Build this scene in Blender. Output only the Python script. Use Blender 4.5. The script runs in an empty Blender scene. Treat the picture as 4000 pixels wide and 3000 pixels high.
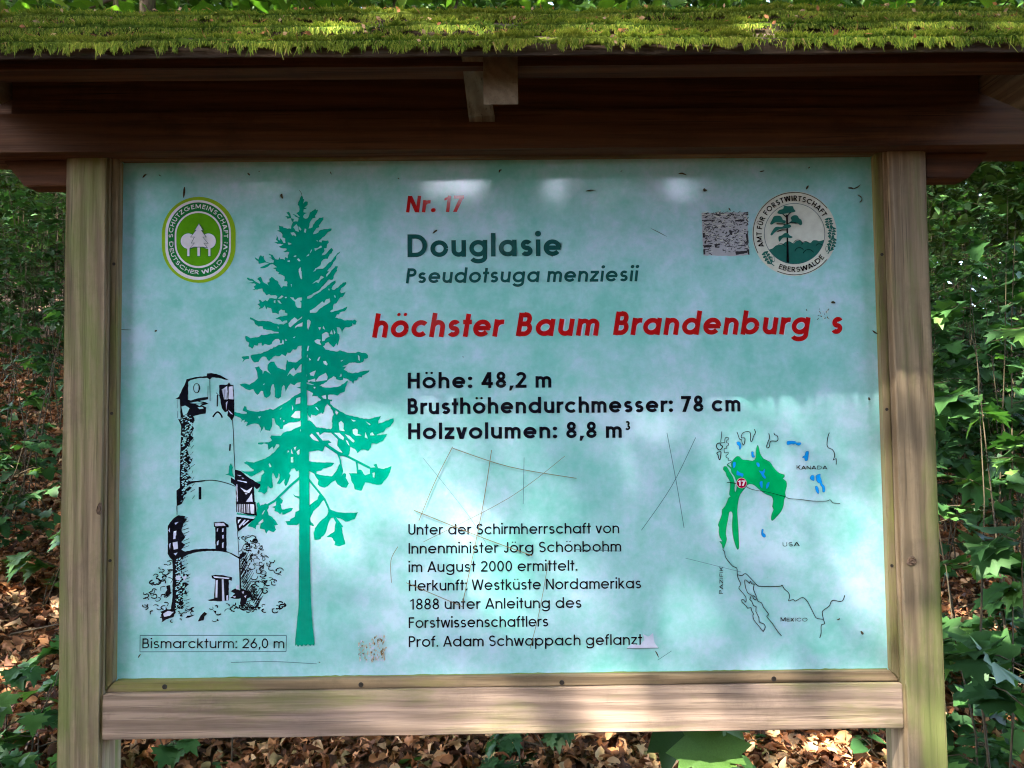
import bpy, bmesh, math, random
import numpy as np
from mathutils import Vector, Matrix
from mathutils.geometry import tessellate_polygon

random.seed(7)
rng = np.random.default_rng(11)
scene = bpy.context.scene
COL = scene.collection

# ------------------------------------------------------------------ camera
CAM = np.array([0.009, -1.3673, 1.493])
TH, PS, RO, FPX = 0.0444, 0.0082, -0.011, 2890.0
_cy, _sy, _cp, _sp = math.cos(PS), math.sin(PS), math.cos(TH), math.sin(TH)
FWD = np.array([_sy * _cp, _cy * _cp, _sp])
_R = np.array([_cy, -_sy, 0.0])
_U = np.cross(_R, FWD)
RGT = math.cos(RO) * _R + math.sin(RO) * _U
UPV = -math.sin(RO) * _R + math.cos(RO) * _U
cd = bpy.data.cameras.new('camera')
cd.lens = 36.0 * FPX / 4000.0
cd.sensor_width = 36.0
cd.clip_start, cd.clip_end = 0.05, 500.0
cam = bpy.data.objects.new('camera', cd)
m = Matrix.Identity(4)
for i in range(3):
    m[i][0], m[i][1], m[i][2], m[i][3] = RGT[i], UPV[i], -FWD[i], CAM[i]
cam.matrix_world = m
COL.objects.link(cam)
scene.camera = cam


def at(px, py, Y=0.0):
    """world point on the vertical plane y=Y seen at photo pixel (4000x3000)"""
    d = FWD + RGT * (px - 2000.0) / FPX - UPV * (py - 1500.0) / FPX
    return CAM + d * (Y - CAM[1]) / d[1]


# ------------------------------------------------------------------ sky, sun, exposure
SUN = np.array([-0.70, -1.0, 1.73])
SUN = SUN / np.linalg.norm(SUN)
world = bpy.data.worlds.new('World')
scene.world = world
world.use_nodes = True
wn = world.node_tree
bg = wn.nodes['Background']
sky = wn.nodes.new('ShaderNodeTexSky')
sky.sky_type = 'NISHITA'
sky.sun_disc = False
sky.sun_elevation = math.asin(SUN[2])
sky.sun_rotation = math.atan2(SUN[0], SUN[1])
sky.air_density, sky.dust_density, sky.ozone_density = 0.75, 4.0, 0.3
wn.links.new(sky.outputs[0], bg.inputs[0])
bg.inputs[1].default_value = 0.15
sd = bpy.data.lights.new('sun', 'SUN')
sd.energy = 2.2
sd.angle = math.radians(0.53)
sd.color = (1.0, 0.93, 0.80)
sun = bpy.data.objects.new('sun', sd)
sun.rotation_euler = Vector(SUN).to_track_quat('Z', 'Y').to_euler()
sun.location = (-6, -8, 14)
COL.objects.link(sun)
scene.view_settings.view_transform = 'Standard'
scene.view_settings.look = 'None'
scene.view_settings.gamma = 1.0
scene.view_settings.use_curve_mapping = False
scene.view_settings.exposure = 4.5
scene.render.engine = 'CYCLES'
cy = scene.cycles
cy.filter_width = 1.15
cy.max_bounces = 7
cy.diffuse_bounces = 4
cy.glossy_bounces = 3
cy.transmission_bounces = 4
cy.transparent_max_bounces = 4
cy.use_denoising = True
cy.sample_clamp_indirect = 6.0
cy.caustics_reflective = False
cy.caustics_refractive = False

# ------------------------------------------------------------------ helpers


def tag(o, label=None, cat=None, group=None, kind=None):
    if label: o['label'] = label
    if cat: o['category'] = cat
    if group: o['group'] = group
    if kind: o['kind'] = kind
    return o


def link(name, me, mats, parent=None):
    o = bpy.data.objects.new(name, me)
    for mm in (mats if isinstance(mats, (list, tuple)) else [mats]):
        if mm is not None and mm.name not in [x.name for x in me.materials if x]:
            me.materials.append(mm)
    COL.objects.link(o)
    if parent is not None:
        o.parent = parent
    return o


def empty(name, loc=(0, 0, 0)):
    o = bpy.data.objects.new(name, None)
    o.location = loc
    o.empty_display_size = 0.1
    COL.objects.link(o)
    return o


def np_mesh(name, V, F, attrs=None, smooth=False, mi=None):
    """V (n,3); F (m,k) constant k, arrays"""
    me = bpy.data.meshes.new(name)
    V = np.asarray(V, np.float32); F = np.asarray(F, np.int32)
    k = F.shape[1]
    me.vertices.add(len(V)); me.vertices.foreach_set('co', V.ravel())
    me.loops.add(F.size); me.loops.foreach_set('vertex_index', F.ravel())
    me.polygons.add(len(F))
    me.polygons.foreach_set('loop_start', np.arange(0, F.size, k, dtype=np.int32))
    me.polygons.foreach_set('loop_total', np.full(len(F), k, np.int32))
    if mi is not None:
        me.polygons.foreach_set('material_index', np.asarray(mi, np.int32))
    if smooth:
        me.polygons.foreach_set('use_smooth', np.ones(len(F), bool))
    for an, av in (attrs or {}).items():
        a = me.attributes.new(an, 'FLOAT', 'POINT')
        a.data.foreach_set('value', np.asarray(av, np.float32))
    me.update(calc_edges=True)
    return me


def beam(name, x0, x1, y0, y1, z0, z1, mat, parent, bev=0.0025, verts=None, cuts=0, jit=0.0):
    """bevelled timber; verts = 8 explicit corners to override the box; cuts = length subdivisions"""
    bm = bmesh.new()
    if verts is None:
        verts = [(x0, y0, z0), (x1, y0, z0), (x1, y1, z0), (x0, y1, z0), (x0, y0, z1), (x1, y0, z1), (x1, y1, z1), (x0, y1, z1)]
    vs = [bm.verts.new(v) for v in verts]
    for f in ((0, 3, 2, 1), (4, 5, 6, 7), (0, 1, 5, 4), (1, 2, 6, 5), (2, 3, 7, 6), (3, 0, 4, 7)):
        bm.faces.new([vs[i] for i in f])
    if cuts:
        ext = [max(v[k] for v in verts) - min(v[k] for v in verts) for k in range(3)]
        ax = ext.index(max(ext))
        lo = min(v[ax] for v in verts); hi = max(v[ax] for v in verts)
        for c in range(1, cuts):
            p = [0, 0, 0]; p[ax] = lo + (hi - lo) * c / cuts
            n = [0, 0, 0]; n[ax] = 1
            bmesh.ops.bisect_plane(bm, geom=bm.verts[:] + bm.edges[:] + bm.faces[:], plane_co=p, plane_no=n)
        for v in bm.verts:
            d = [random.uniform(-jit, jit) for _ in range(3)]
            d[ax] = 0
            v.co += Vector(d)
    if bev:
        es = [e for e in bm.edges if len(e.link_faces) == 2 and e.calc_face_angle(0) > 0.6]
        bmesh.ops.bevel(bm, geom=es, offset=bev, segments=2, affect='EDGES', clamp_overlap=True)
    bmesh.ops.recalc_face_normals(bm, faces=bm.faces)
    me = bpy.data.meshes.new(name)
    bm.to_mesh(me); bm.free()
    return link(name, me, mat, parent)


def tube_arrays(paths, sides=5):
    """paths: list of (list of (p, r)); returns V,F quads"""
    V, F = [], []
    for path in paths:
        base = len(V)
        n = len(path)
        P = [Vector(p) for p, r in path]
        for i, (p, r) in enumerate(path):
            d = (P[min(i + 1, n - 1)] - P[max(i - 1, 0)])
            if d.length < 1e-9: d = Vector((0, 0, 1))
            d.normalize()
            a = d.orthogonal().normalized() if i == 0 else (a - d * a.dot(d)).normalized()
            b = d.cross(a)
            for k in range(sides):
                t = 2 * math.pi * k / sides
                V.append(tuple(P[i] + (a * math.cos(t) + b * math.sin(t)) * r))
        for i in range(n - 1):
            for k in range(sides):
                k2 = (k + 1) % sides
                F.append((base + i * sides + k, base + i * sides + k2, base + (i + 1) * sides + k2, base + (i + 1) * sides + k))
    return np.array(V), np.array(F)


# ------------------------------------------------------------------ materials
def mat_new(name):
    mt = bpy.data.materials.new(name)
    mt.use_nodes = True
    nt = mt.node_tree
    return mt, nt, nt.nodes, nt.links, nt.nodes['Principled BSDF']


def tex_noise(nt, vec, scale, detail=6, rough=0.6, dist=0.0):
    n = nt.nodes.new('ShaderNodeTexNoise')
    n.inputs['Scale'].default_value = scale
    n.inputs['Detail'].default_value = detail
    n.inputs['Roughness'].default_value = rough
    n.inputs['Distortion'].default_value = dist
    if vec is not None:
        nt.links.new(vec, n.inputs['Vector'])
    return n.outputs['Fac']


def mapping(nt, scale, loc=(0, 0, 0), src='Object'):
    tc = nt.nodes.new('ShaderNodeTexCoord')
    mp = nt.nodes.new('ShaderNodeMapping')
    mp.inputs['Scale'].default_value = scale
    mp.inputs['Location'].default_value = loc
    nt.links.new(tc.outputs[src], mp.inputs['Vector'])
    return mp.outputs['Vector']


def ramp(nt, fac, stops):
    r = nt.nodes.new('ShaderNodeValToRGB')
    el = r.color_ramp.elements
    while len(el) < len(stops): el.new(0.5)
    for e, (p, c) in zip(el, stops):
        e.position = p; e.color = (*c, 1) if len(c) == 3 else c
    nt.links.new(fac, r.inputs['Fac'])
    return r.outputs['Color']


def mixc(nt, fac, a, b, mode='MIX'):
    n = nt.nodes.new('ShaderNodeMix')
    n.data_type = 'RGBA'; n.blend_type = mode
    if isinstance(fac, (int, float)): n.inputs[0].default_value = fac
    else: nt.links.new(fac, n.inputs[0])
    for i, c in ((6, a), (7, b)):
        if isinstance(c, tuple): n.inputs[i].default_value = (*c, 1)
        else: nt.links.new(c, n.inputs[i])
    return n.outputs[2]


def bump(nt, h, strength=0.5, dist=0.002, prev=None):
    b = nt.nodes.new('ShaderNodeBump')
    b.inputs['Strength'].default_value = strength
    b.inputs['Distance'].default_value = dist
    nt.links.new(h, b.inputs['Height'])
    if prev is not None: nt.links.new(prev, b.inputs['Normal'])
    return b.outputs['Normal']


def wood(name, axis, c_light, c_dark, algae=0.3, algae_col=(0.13, 0.16, 0.035), loc=(0, 0, 0), rough=0.85, warm=None, edge=False):
    mt, nt, N, L, P = mat_new(name)
    s = [34.0, 34.0, 34.0]; s[axis] = 1.6
    v = mapping(nt, tuple(s), loc)
    s2 = [150.0, 150.0, 150.0]; s2[axis] = 5.0
    v2 = mapping(nt, tuple(s2), loc)
    g1 = tex_noise(nt, v, 1.0, 5, 0.6, 0.6)
    g2 = tex_noise(nt, v2, 1.0, 4, 0.7)
    s3 = [7.0, 7.0, 7.0]; s3[axis] = 2.4
    big = tex_noise(nt, mapping(nt, tuple(s3), (loc[0] + 3.1, loc[1], loc[2])), 1.0, 4, 0.6, 0.4)
    # growth rings: stretched, wavering bands
    s5 = [16.0, 16.0, 16.0]; s5[axis] = 0.55
    wv = nt.nodes.new('ShaderNodeTexWave')
    wv.wave_type = 'BANDS'; wv.bands_direction = 'DIAGONAL'
    wv.inputs['Scale'].default_value = 1.6; wv.inputs['Distortion'].default_value = 7.0
    wv.inputs['Detail'].default_value = 4.0; wv.inputs['Detail Scale'].default_value = 1.1; wv.inputs['Detail Roughness'].default_value = 0.62
    L.new(mapping(nt, tuple(s5), (loc[0] + 1.3, loc[1] + .4, loc[2])), wv.inputs['Vector'])
    g1m = nt.nodes.new('ShaderNodeMath'); g1m.operation = 'MULTIPLY_ADD'; g1m.inputs[1].default_value = 0.38
    g1s = nt.nodes.new('ShaderNodeMath'); g1s.operation = 'MULTIPLY'; g1s.inputs[1].default_value = 0.66
    L.new(g1, g1s.inputs[0]); L.new(wv.outputs['Fac'], g1m.inputs[0]); L.new(g1s.outputs[0], g1m.inputs[2])
    g1 = g1m.outputs[0]
    base = ramp(nt, g1, [(0.30, c_dark), (0.52, tuple((a + b) / 2 for a, b in zip(c_dark, c_light))), (0.74, c_light)])
    fine = ramp(nt, g2, [(0.30, (0.35, 0.32, 0.29)), (0.46, (0.95, 0.95, 0.95)), (0.8, (1.22, 1.2, 1.16))])
    col = mixc(nt, 0.9, base, fine, 'MULTIPLY')
    # drying cracks: long thin dark fissures
    s6 = [260.0, 260.0, 260.0]; s6[axis] = 3.2
    ck = tex_noise(nt, mapping(nt, tuple(s6), (loc[0] + 5.5, loc[1], loc[2] + 1.0)), 1.0, 2, 0.5)
    s7 = [22.0, 22.0, 22.0]; s7[axis] = 5.0
    ckm = tex_noise(nt, mapping(nt, tuple(s7), (loc[0] + 2.2, loc[1] + 7.0, loc[2])), 1.0, 3, 0.5)
    ckr = ramp(nt, ck, [(0.30, (1, 1, 1)), (0.36, (0, 0, 0))])
    ckr = mixc(nt, 1.0, ckr, ramp(nt, ckm, [(0.42, (0, 0, 0)), (0.55, (1, 1, 1))]), 'MULTIPLY')
    col = mixc(nt, ckr, col, tuple(c * 0.22 for c in c_dark))
    # dark weather stains
    stn = tex_noise(nt, mapping(nt, (11, 11, 11), (loc[0] + 4.0, loc[1] + 1.0, loc[2] + 6.0)), 1.0, 7, 0.72)
    col = mixc(nt, ramp(nt, stn, [(0.52, (0, 0, 0)), (0.72, (0.6, 0.6, 0.6))]), col, tuple(c * 0.45 for c in c_dark))
    col = mixc(nt, ramp(nt, big, [(0.38, (0, 0, 0)), (0.68, (0.75, 0.75, 0.75))]), col, warm or tuple(c * 0.72 for c in c_light))
    if algae > 0:
        s4 = [14.0, 14.0, 14.0]; s4[axis] = 2.6
        al = tex_noise(nt, mapping(nt, tuple(s4), (loc[0] + 9.7, loc[1] + 2.0, loc[2])), 1.0, 6, 0.68, 0.3)
        lo = 0.66 - 0.24 * algae
        if edge:      # algae sits on the outer sides and low down, where the rain reaches
            tcx = nt.nodes.new('ShaderNodeTexCoord'); sx = nt.nodes.new('ShaderNodeSeparateXYZ')
            L.new(tcx.outputs['Object'], sx.inputs[0])
            ab = nt.nodes.new('ShaderNodeMath'); ab.operation = 'ABSOLUTE'; L.new(sx.outputs['X'], ab.inputs[0])
            r1 = nt.nodes.new('ShaderNodeMapRange'); L.new(ab.outputs[0], r1.inputs[0])
            r1.inputs[1].default_value, r1.inputs[2].default_value = edge[0], edge[1]; r1.inputs[3].default_value, r1.inputs[4].default_value = 0.0, edge[4]
            r2 = nt.nodes.new('ShaderNodeMapRange'); L.new(sx.outputs['Z'], r2.inputs[0])
            r2.inputs[1].default_value, r2.inputs[2].default_value = edge[2], edge[3]; r2.inputs[3].default_value, r2.inputs[4].default_value = 0.0, 1.0
            mm = nt.nodes.new('ShaderNodeMath'); mm.operation = 'MULTIPLY_ADD'
            L.new(r1.outputs[0], mm.inputs[0]); L.new(r2.outputs[0], mm.inputs[1]); L.new(al, mm.inputs[2])
            al = mm.outputs[0]
        fac = ramp(nt, al, [(lo, (0, 0, 0)), (min(lo + 0.20, 0.98), (0.85, 0.85, 0.85))])
        col = mixc(nt, fac, col, algae_col)
    L.new(col, P.inputs['Base Color'])
    P.inputs['Roughness'].default_value = rough
    P.inputs['Specular IOR Level'].default_value = 0.25
    n1 = bump(nt, g2, 0.75, 0.0012)
    n2 = bump(nt, g1, 0.6, 0.003, n1)
    L.new(n2, P.inputs['Normal'])
    return mt


def plain(name, col, rough=0.6, spec=0.3, metal=0.0, var=0.0, scale=40):
    mt, nt, N, L, P = mat_new(name)
    P.inputs['Roughness'].default_value = rough
    P.inputs['Specular IOR Level'].default_value = spec
    P.inputs['Metallic'].default_value = metal
    if var:
        f = tex_noise(nt, mapping(nt, (1, 1, 1)), scale, 5, 0.6)
        L.new(ramp(nt, f, [(0.3, tuple(c * (1 - var) for c in col)), (0.7, tuple(min(1, c * (1 + var)) for c in col))]), P.inputs['Base Color'])
    else:
        P.inputs['Base Color'].default_value = (*col, 1)
    return mt


def leafmat(name, stops, rough=0.5, trans=0.35, tint_mul=(1.25, 1.4, 0.6)):
    """leaf colour from the per-leaf 'tint' attribute; part of the light passes through the blade"""
    mt, nt, N, L, P = mat_new(name)
    at_ = N.new('ShaderNodeAttribute'); at_.attribute_name = 'tint'
    col = ramp(nt, at_.outputs['Fac'], stops)
    nz = tex_noise(nt, mapping(nt, (1, 1, 1)), 60, 3, 0.5)
    col = mixc(nt, 0.5, col, ramp(nt, nz, [(0.3, (0.7, 0.7, 0.7)), (0.7, (1.15, 1.15, 1.15))]), 'MULTIPLY')
    L.new(col, P.inputs['Base Color'])
    P.inputs['Roughness'].default_value = rough
    P.inputs['Specular IOR Level'].default_value = 0.35
    if trans > 0:
        tr = N.new('ShaderNodeBsdfTranslucent')
        L.new(mixc(nt, 1.0, col, tint_mul, 'MULTIPLY'), tr.inputs['Color'])
        mx = N.new('ShaderNodeMixShader'); mx.inputs[0].default_value = trans
        L.new(P.outputs[0], mx.inputs[1]); L.new(tr.outputs[0], mx.inputs[2])
        L.new(mx.outputs[0], N['Material Output'].inputs['Surface'])
    return mt


M = {}
M['post'] = wood('weathered_post_wood', 2, (0.325, 0.245, 0.160), (0.145, 0.105, 0.066), 0.72, (0.135, 0.165, 0.045), edge=(0.745, 0.785, 1.75, 1.20, 0.11))
M['rail'] = wood('weathered_rail_wood', 0, (0.385, 0.285, 0.215), (0.165, 0.115, 0.082), 0.55, (0.17, 0.18, 0.06), (5, 0, 0), warm=(0.30, 0.22, 0.19))
M['mold_x'] = wood('weathered_molding_wood', 0, (0.29, 0.21, 0.13), (0.10, 0.068, 0.04), 0.60, (0.18, 0.20, 0.035), (8, 0, 0))
M['mold_z'] = wood('weathered_molding_wood_upright', 2, (0.26, 0.20, 0.12), (0.12, 0.088, 0.05), 0.74, (0.16, 0.185, 0.04), (8, 3, 0))
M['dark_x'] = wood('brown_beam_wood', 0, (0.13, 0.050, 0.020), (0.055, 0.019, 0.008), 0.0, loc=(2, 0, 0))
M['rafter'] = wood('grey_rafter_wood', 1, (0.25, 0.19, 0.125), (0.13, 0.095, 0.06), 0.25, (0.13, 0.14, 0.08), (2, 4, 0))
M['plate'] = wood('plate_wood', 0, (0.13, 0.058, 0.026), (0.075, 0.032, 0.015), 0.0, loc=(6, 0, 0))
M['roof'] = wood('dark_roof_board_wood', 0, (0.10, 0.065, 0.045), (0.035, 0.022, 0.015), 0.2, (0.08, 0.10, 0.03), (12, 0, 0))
M['screw'] = plain('rusty_screw_metal', (0.02, 0.016, 0.014), 0.6, 0.3, 0.0, 0.3, 400)
# ------------------------------------------------------------------ information board: timber frame
BOARD = empty('information_board', (0, 0, 0))
tag(BOARD, 'wooden forest information board with pale turquoise printed panel under a moss covered plank roof', 'sign')
PX, PZ0, PZ1 = 0.700, 1.0264, 1.9736          # visible half width, bottom, top of the panel
YF = -0.024                                   # front of posts and rail
o = beam('post', -0.7950, -0.7152, YF, 0.030, -0.25, 1.996, M['post'], BOARD, 0.005, cuts=14, jit=0.0008)
o['label'] = 'left post with green algae down its outer side'
o = beam('post', 0.7152, 0.7940, YF, 0.030, -0.25, 1.996, M['post'], BOARD, 0.007, cuts=14, jit=0.0008)
o['label'] = 'right post with a knot and yellow green algae streaks'
for sx in (-1, 1):
    beam('back_post', sx * 0.793 - 0.037, sx * 0.793 + 0.037, 0.075, 0.125, -0.25, 1.20, M['post'], BOARD, 0.003)
beam('bottom_rail', -0.7142, 0.7144, YF + 0.0008, 0.028, 0.9285, 1.0075, M['rail'], BOARD, 0.0016, cuts=18, jit=0.0006)
# mouldings round the panel, mitred at the corners
YM, MW = -0.0145, 0.0150
OX, OZ0, OZ1 = 0.7146, 1.0085, 1.990


def molding(kind, z0i, z1i):
    pass


def prism(name, front, depth0, depth1, mat, parent, bev=0.0015):
    vs = [(x, depth0, z) for x, z in front] + [(x, depth1, z) for x, z in front]
    bm = bmesh.new()
    b = [bm.verts.new(v) for v in vs]
    n = len(front)
    bm.faces.new(b[:n]); bm.faces.new(b[n:][::-1])
    for i in range(n):
        j = (i + 1) % n
        bm.faces.new((b[i], b[j], b[n + j], b[n + i]))
    bmesh.ops.recalc_face_normals(bm, faces=bm.faces)
    if bev:
        bmesh.ops.bevel(bm, geom=bm.edges[:], offset=bev, segments=2, affect='EDGES', clamp_overlap=True)
    me = bpy.data.meshes.new(name); bm.to_mesh(me); bm.free()
    return link(name, me, mat, parent)


g = 0.0006
mb = prism('molding', [(-OX, OZ0), (OX, OZ0), (PX, PZ0 - g), (-PX, PZ0 - g)], YM, 0.010, M['mold_x'], BOARD)
mtp = prism('molding', [(-OX, OZ1), (-PX, PZ1 + g), (PX, PZ1 + g), (OX, OZ1)], YM, 0.010, M['mold_x'], BOARD)
ml = prism('molding', [(-OX, OZ0 + 2 * g), (-PX - g, PZ0), (-PX - g, PZ1), (-OX, OZ1 - 2 * g)], YM, 0.010, M['mold_z'], BOARD)
mr = prism('molding', [(OX, OZ0 + 2 * g), (OX, OZ1 - 2 * g), (PX + g, PZ1), (PX + g, PZ0)], YM, 0.010, M['mold_z'], BOARD)
mb['label'] = 'bottom moulding with a mossy upper edge'
mtp['label'] = 'top moulding in the shade of the roof'


def screw(px, py, parent, r=0.0040):
    p = at(px, py, YM)
    V = [(p[0], YM - 0.0007, p[2])]
    for k in range(10):
        t = 2 * math.pi * k / 10
        V.append((p[0] + r * math.cos(t), YM - 0.0012, p[2] + r * math.sin(t)))
    for k in range(10):
        t = 2 * math.pi * k / 10
        V.append((p[0] + 1.25 * r * math.cos(t), YM + 0.0005, p[2] + 1.25 * r * math.sin(t)))
    F = [(0, 1 + (k + 1) % 10, 1 + k) for k in range(10)]
    me = bpy.data.meshes.new('screw')
    me.from_pydata(V, [], F + [(1 + k, 1 + (k + 1) % 10, 11 + (k + 1) % 10, 11 + k) for k in range(10)])
    return link('screw', me, M['screw'], parent)


for p in ((643, 2683), (1410, 2675), (2195, 2666), (3023, 2652)): screw(*p, mb)
for p in ((445, 1031), (436, 1615), (430, 2190)): screw(*p, ml, 0.0026)
for p in ((3445, 994), (3464, 1599), (3484, 2210)): screw(*p, mr, 0.0026)
for p in ((664, 607), (1590, 590), (2150, 585), (2988, 583)): screw(*p, mtp, 0.0026)

# header, plate, brackets
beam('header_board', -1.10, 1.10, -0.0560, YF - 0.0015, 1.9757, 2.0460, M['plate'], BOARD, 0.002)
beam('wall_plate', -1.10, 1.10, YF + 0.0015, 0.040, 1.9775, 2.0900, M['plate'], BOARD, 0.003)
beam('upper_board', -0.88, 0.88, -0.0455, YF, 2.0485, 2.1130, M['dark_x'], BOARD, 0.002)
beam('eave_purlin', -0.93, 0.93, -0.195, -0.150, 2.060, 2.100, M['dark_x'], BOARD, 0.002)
for s in (-1, 1):
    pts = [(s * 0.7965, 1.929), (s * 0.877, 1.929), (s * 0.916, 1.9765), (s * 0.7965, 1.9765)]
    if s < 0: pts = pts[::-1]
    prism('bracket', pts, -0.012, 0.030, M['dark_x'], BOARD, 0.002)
SL = 0.735


def rafter(x0, x1, yf=-0.228, zb=1.9825, h=0.082):
    yb = 0.045
    zt = zb + h
    vs = [(x0, yf, zb), (x1, yf, zb), (x1, yb, zb + SL * (yb - yf)), (x0, yb, zb + SL * (yb - yf)),
          (x0, yf, zt), (x1, yf, zt), (x1, yb, zt + SL * (yb - yf)), (x0, yb, zt + SL * (yb - yf))]
    return beam('rafter', 0, 0, 0, 0, 0, 0, M['rafter'], BOARD, 0.0022, verts=vs)


rafter(-0.0214, 0.0328)['label'] = 'middle rafter with its sawn end showing'
rafter(-0.935, -0.885, -0.228, 1.940, 0.122)
rafter(0.885, 0.935, -0.228, 1.940, 0.122)
# slanting strut beside the middle rafter
vs = [(-0.0520, -0.084, 2.024), (-0.0060, -0.084, 2.024), (-0.0060, -0.057, 2.024), (-0.0520, -0.057, 2.024),
      (-0.0570, -0.208, 2.072), (-0.0225, -0.208, 2.072), (-0.0225, -0.172, 2.098), (-0.0570, -0.172, 2.098)]
beam('strut', 0, 0, 0, 0, 0, 0, M['rafter'], BOARD, 0.002, verts=vs)

# roof boards: three lapped rows in front, three behind the ridge
mmat, nt, N, L, P = mat_new('roof_moss')
at_ = N.new('ShaderNodeAttribute'); at_.attribute_name = 'tint'
mcol = ramp(nt, at_.outputs['Fac'], [(0.0, (0.035, 0.045, 0.008)), (0.30, (0.07, 0.125, 0.012)), (0.65, (0.175, 0.25, 0.022)), (0.88, (0.34, 0.36, 0.05)), (1.0, (0.34, 0.22, 0.10))])
big = tex_noise(nt, mapping(nt, (1, 1, 1)), 7, 4, 0.6)
mcol = mixc(nt, ramp(nt, big, [(0.45, (0, 0, 0)), (0.7, (0.6, 0.6, 0.6))]), mcol, (0.22, 0.23, 0.025))
L.new(mcol, P.inputs['Base Color']); P.inputs['Roughness'].default_value = 0.8
P.inputs['Specular IOR Level'].default_value = 0.15
tr = N.new('ShaderNodeBsdfTranslucent'); L.new(mcol, tr.inputs['Color'])
mx = N.new('ShaderNodeMixShader'); mx.inputs[0].default_value = 0.35
L.new(P.outputs[0], mx.inputs[1]); L.new(tr.outputs[0], mx.inputs[2]); L.new(mx.outputs[0], N['Material Output'].inputs['Surface'])
M['moss'] = mmat
RX = 0.955
ZE = 2.0285


def lump(x, seed):
    return (0.5 + 0.26 * math.sin(x * 9.0 + seed) + 0.22 * math.sin(x * 23.7 + seed * 2.3) + 0.15 * math.sin(x * 57.0 + seed * 5.1)
            + 0.12 * math.sin(x * 131.0 + seed * 3.3))


def moss_row(i, yf, zt, parent, bare, front=1):
    """cushion on the top and front edge of a board + drooping shoots"""
    V, F, T = [], [], []
    nx, sec = 620, 9
    for a in range(nx + 1):
        x = -RX + 2 * RX * a / nx
        th = 0.0022 + 0.0085 * max(0.0, lump(x, i * 1.7)) ** 1.6
        bare_f = 1.0
        for bx, bw in bare:
            bare_f = min(bare_f, max(0.0, abs(x - bx) / bw - 0.2))
        th *= (min(1, bare_f) + 0.03) * 0.55
        for k in range(sec):
            t = k / (sec - 1)
            if t < 0.5:       # front face going up
                u = t / 0.5
                off = th * (0.35 + 0.9 * u)
                y, z = yf - off * 0.8 * (0.3 + 0.7 * u), zt - 0.006 * (1 - u) + off * u * 0.6
            else:             # over the top, up slope
                u = (t - 0.5) / 0.5
                y = yf - th * 0.7 * (1 - u) + 0.058 * u
                z = zt + th * (1.15 - 1.15 * u) + 0.60 * 0.058 * u
            j = 0.0016 if k else 0
            V.append((x + random.uniform(-j, j), front * (y + random.uniform(-j, j)) + (0 if front > 0 else 0), z + random.uniform(-j, j)))
            T.append(min(0.65, max(0.02, 0.04 + 0.60 * t + random.uniform(-0.15, 0.15))))  # lower front edge tinted darker, shade put into the moss colour
    for a in range(nx):
        for k in range(sec - 1):
            q = a * sec + k
            F.append((q, q + sec, q + sec + 1, q + 1))
    base = len(V)
    V = list(V)
    # shoots: thin 2-segment blades (as quads), on front and top
    nb = 34000 if i == 0 else 28000
    if front < 0: nb = 800
    for b in range(nb):
        x = random.uniform(-RX, RX)
        ok = 1.0
        for bx, bw in bare:
            if abs(x - bx) < bw * 0.8: ok = 0.12
        if random.random() > ok * min(1.0, 0.25 + 1.3 * max(0.0, lump(x * 2.3, i * 4.1 + 1))): continue
        th = 0.0022 + 0.0085 * max(0.0, lump(x, i * 1.7)) ** 1.6
        clump = 0.5 + 0.5 * math.sin(x * 210 + i * 3 + 2.2 * math.sin(x * 67))
        r = random.random()
        if r < 0.50:       # hanging fringe
            y = yf - th * 0.7; z = zt - random.uniform(0.000, 0.014) * (0.35 + 0.65 * clump)
            ln = random.uniform(0.003, 0.010) + (0.011 if i == 0 else 0.006) * clump ** 2 * random.random() ** 1.5
            if random.random() < 0.010 and i == 0: ln *= random.uniform(1.6, 3.2)
            d = Vector((random.uniform(-0.45, 0.45), -0.35 * random.random(), -1.0)).normalized()
            d0 = Vector((random.uniform(-0.5, 0.5), -1.0, -0.2)).normalized()
            tint = random.choice((0.3, 0.45, 0.55, 0.7, 0.75)) + random.uniform(-0.1, 0.1)
            if random.random() < 0.07: tint = random.uniform(0.85, 1.0)
        else:              # top shoots
            u = 0.48 * random.random() ** 1.2
            y = yf - th * 0.6 + 0.105 * u; z = zt + th * 0.5 * (1.1 - u) + 0.6 * 0.105 * u - 0.001
            ln = random.uniform(0.004, 0.009) * (0.5 + 0.9 * clump) + th * 0.35 * (1 - u)
            d0 = Vector((random.uniform(-0.6, 0.6), random.uniform(-0.9, 0.3), 0.8)).normalized()
            d = Vector((random.uniform(-0.8, 0.8), random.uniform(-1.0, 0.2), 0.25)).normalized()
            tint = random.uniform(0.45, 0.88)
        p0 = Vector((x, y, z)); p1 = p0 + d0 * ln * 0.4; p2 = p1 + d * ln * 0.7
        w = random.uniform(0.0005, 0.0013)
        s = Vector((1, random.uniform(-0.5, 0.5), random.uniform(-0.5, 0.5))).normalized() * w
        q = len(V)
        for p, ww in ((p0, 1.0), (p1, 1.0), (p2, 0.25)):
            for sg in (-1, 1):
                v = p + s * sg * ww
                V.append((v.x, front * v.y, v.z))
                T.append(tint if tint > 0.85 else max(0.0, tint * (0.35 if p is p0 else 0.8 if p is p1 else 1.15) + lump(x * 3.1, i) * .12 - .06))  # dark roots and bright tips: depth shading painted into the tint
        F.append((q, q + 1, q + 3, q + 2)); F.append((q + 2, q + 3, q + 5, q + 4))
    V = np.array(V)
    me = np_mesh('moss', V, F, {'tint': T}, smooth=False)
    o = link('moss', me, M['moss'], parent)
    o['kind'] = 'stuff'
    return o


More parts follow.
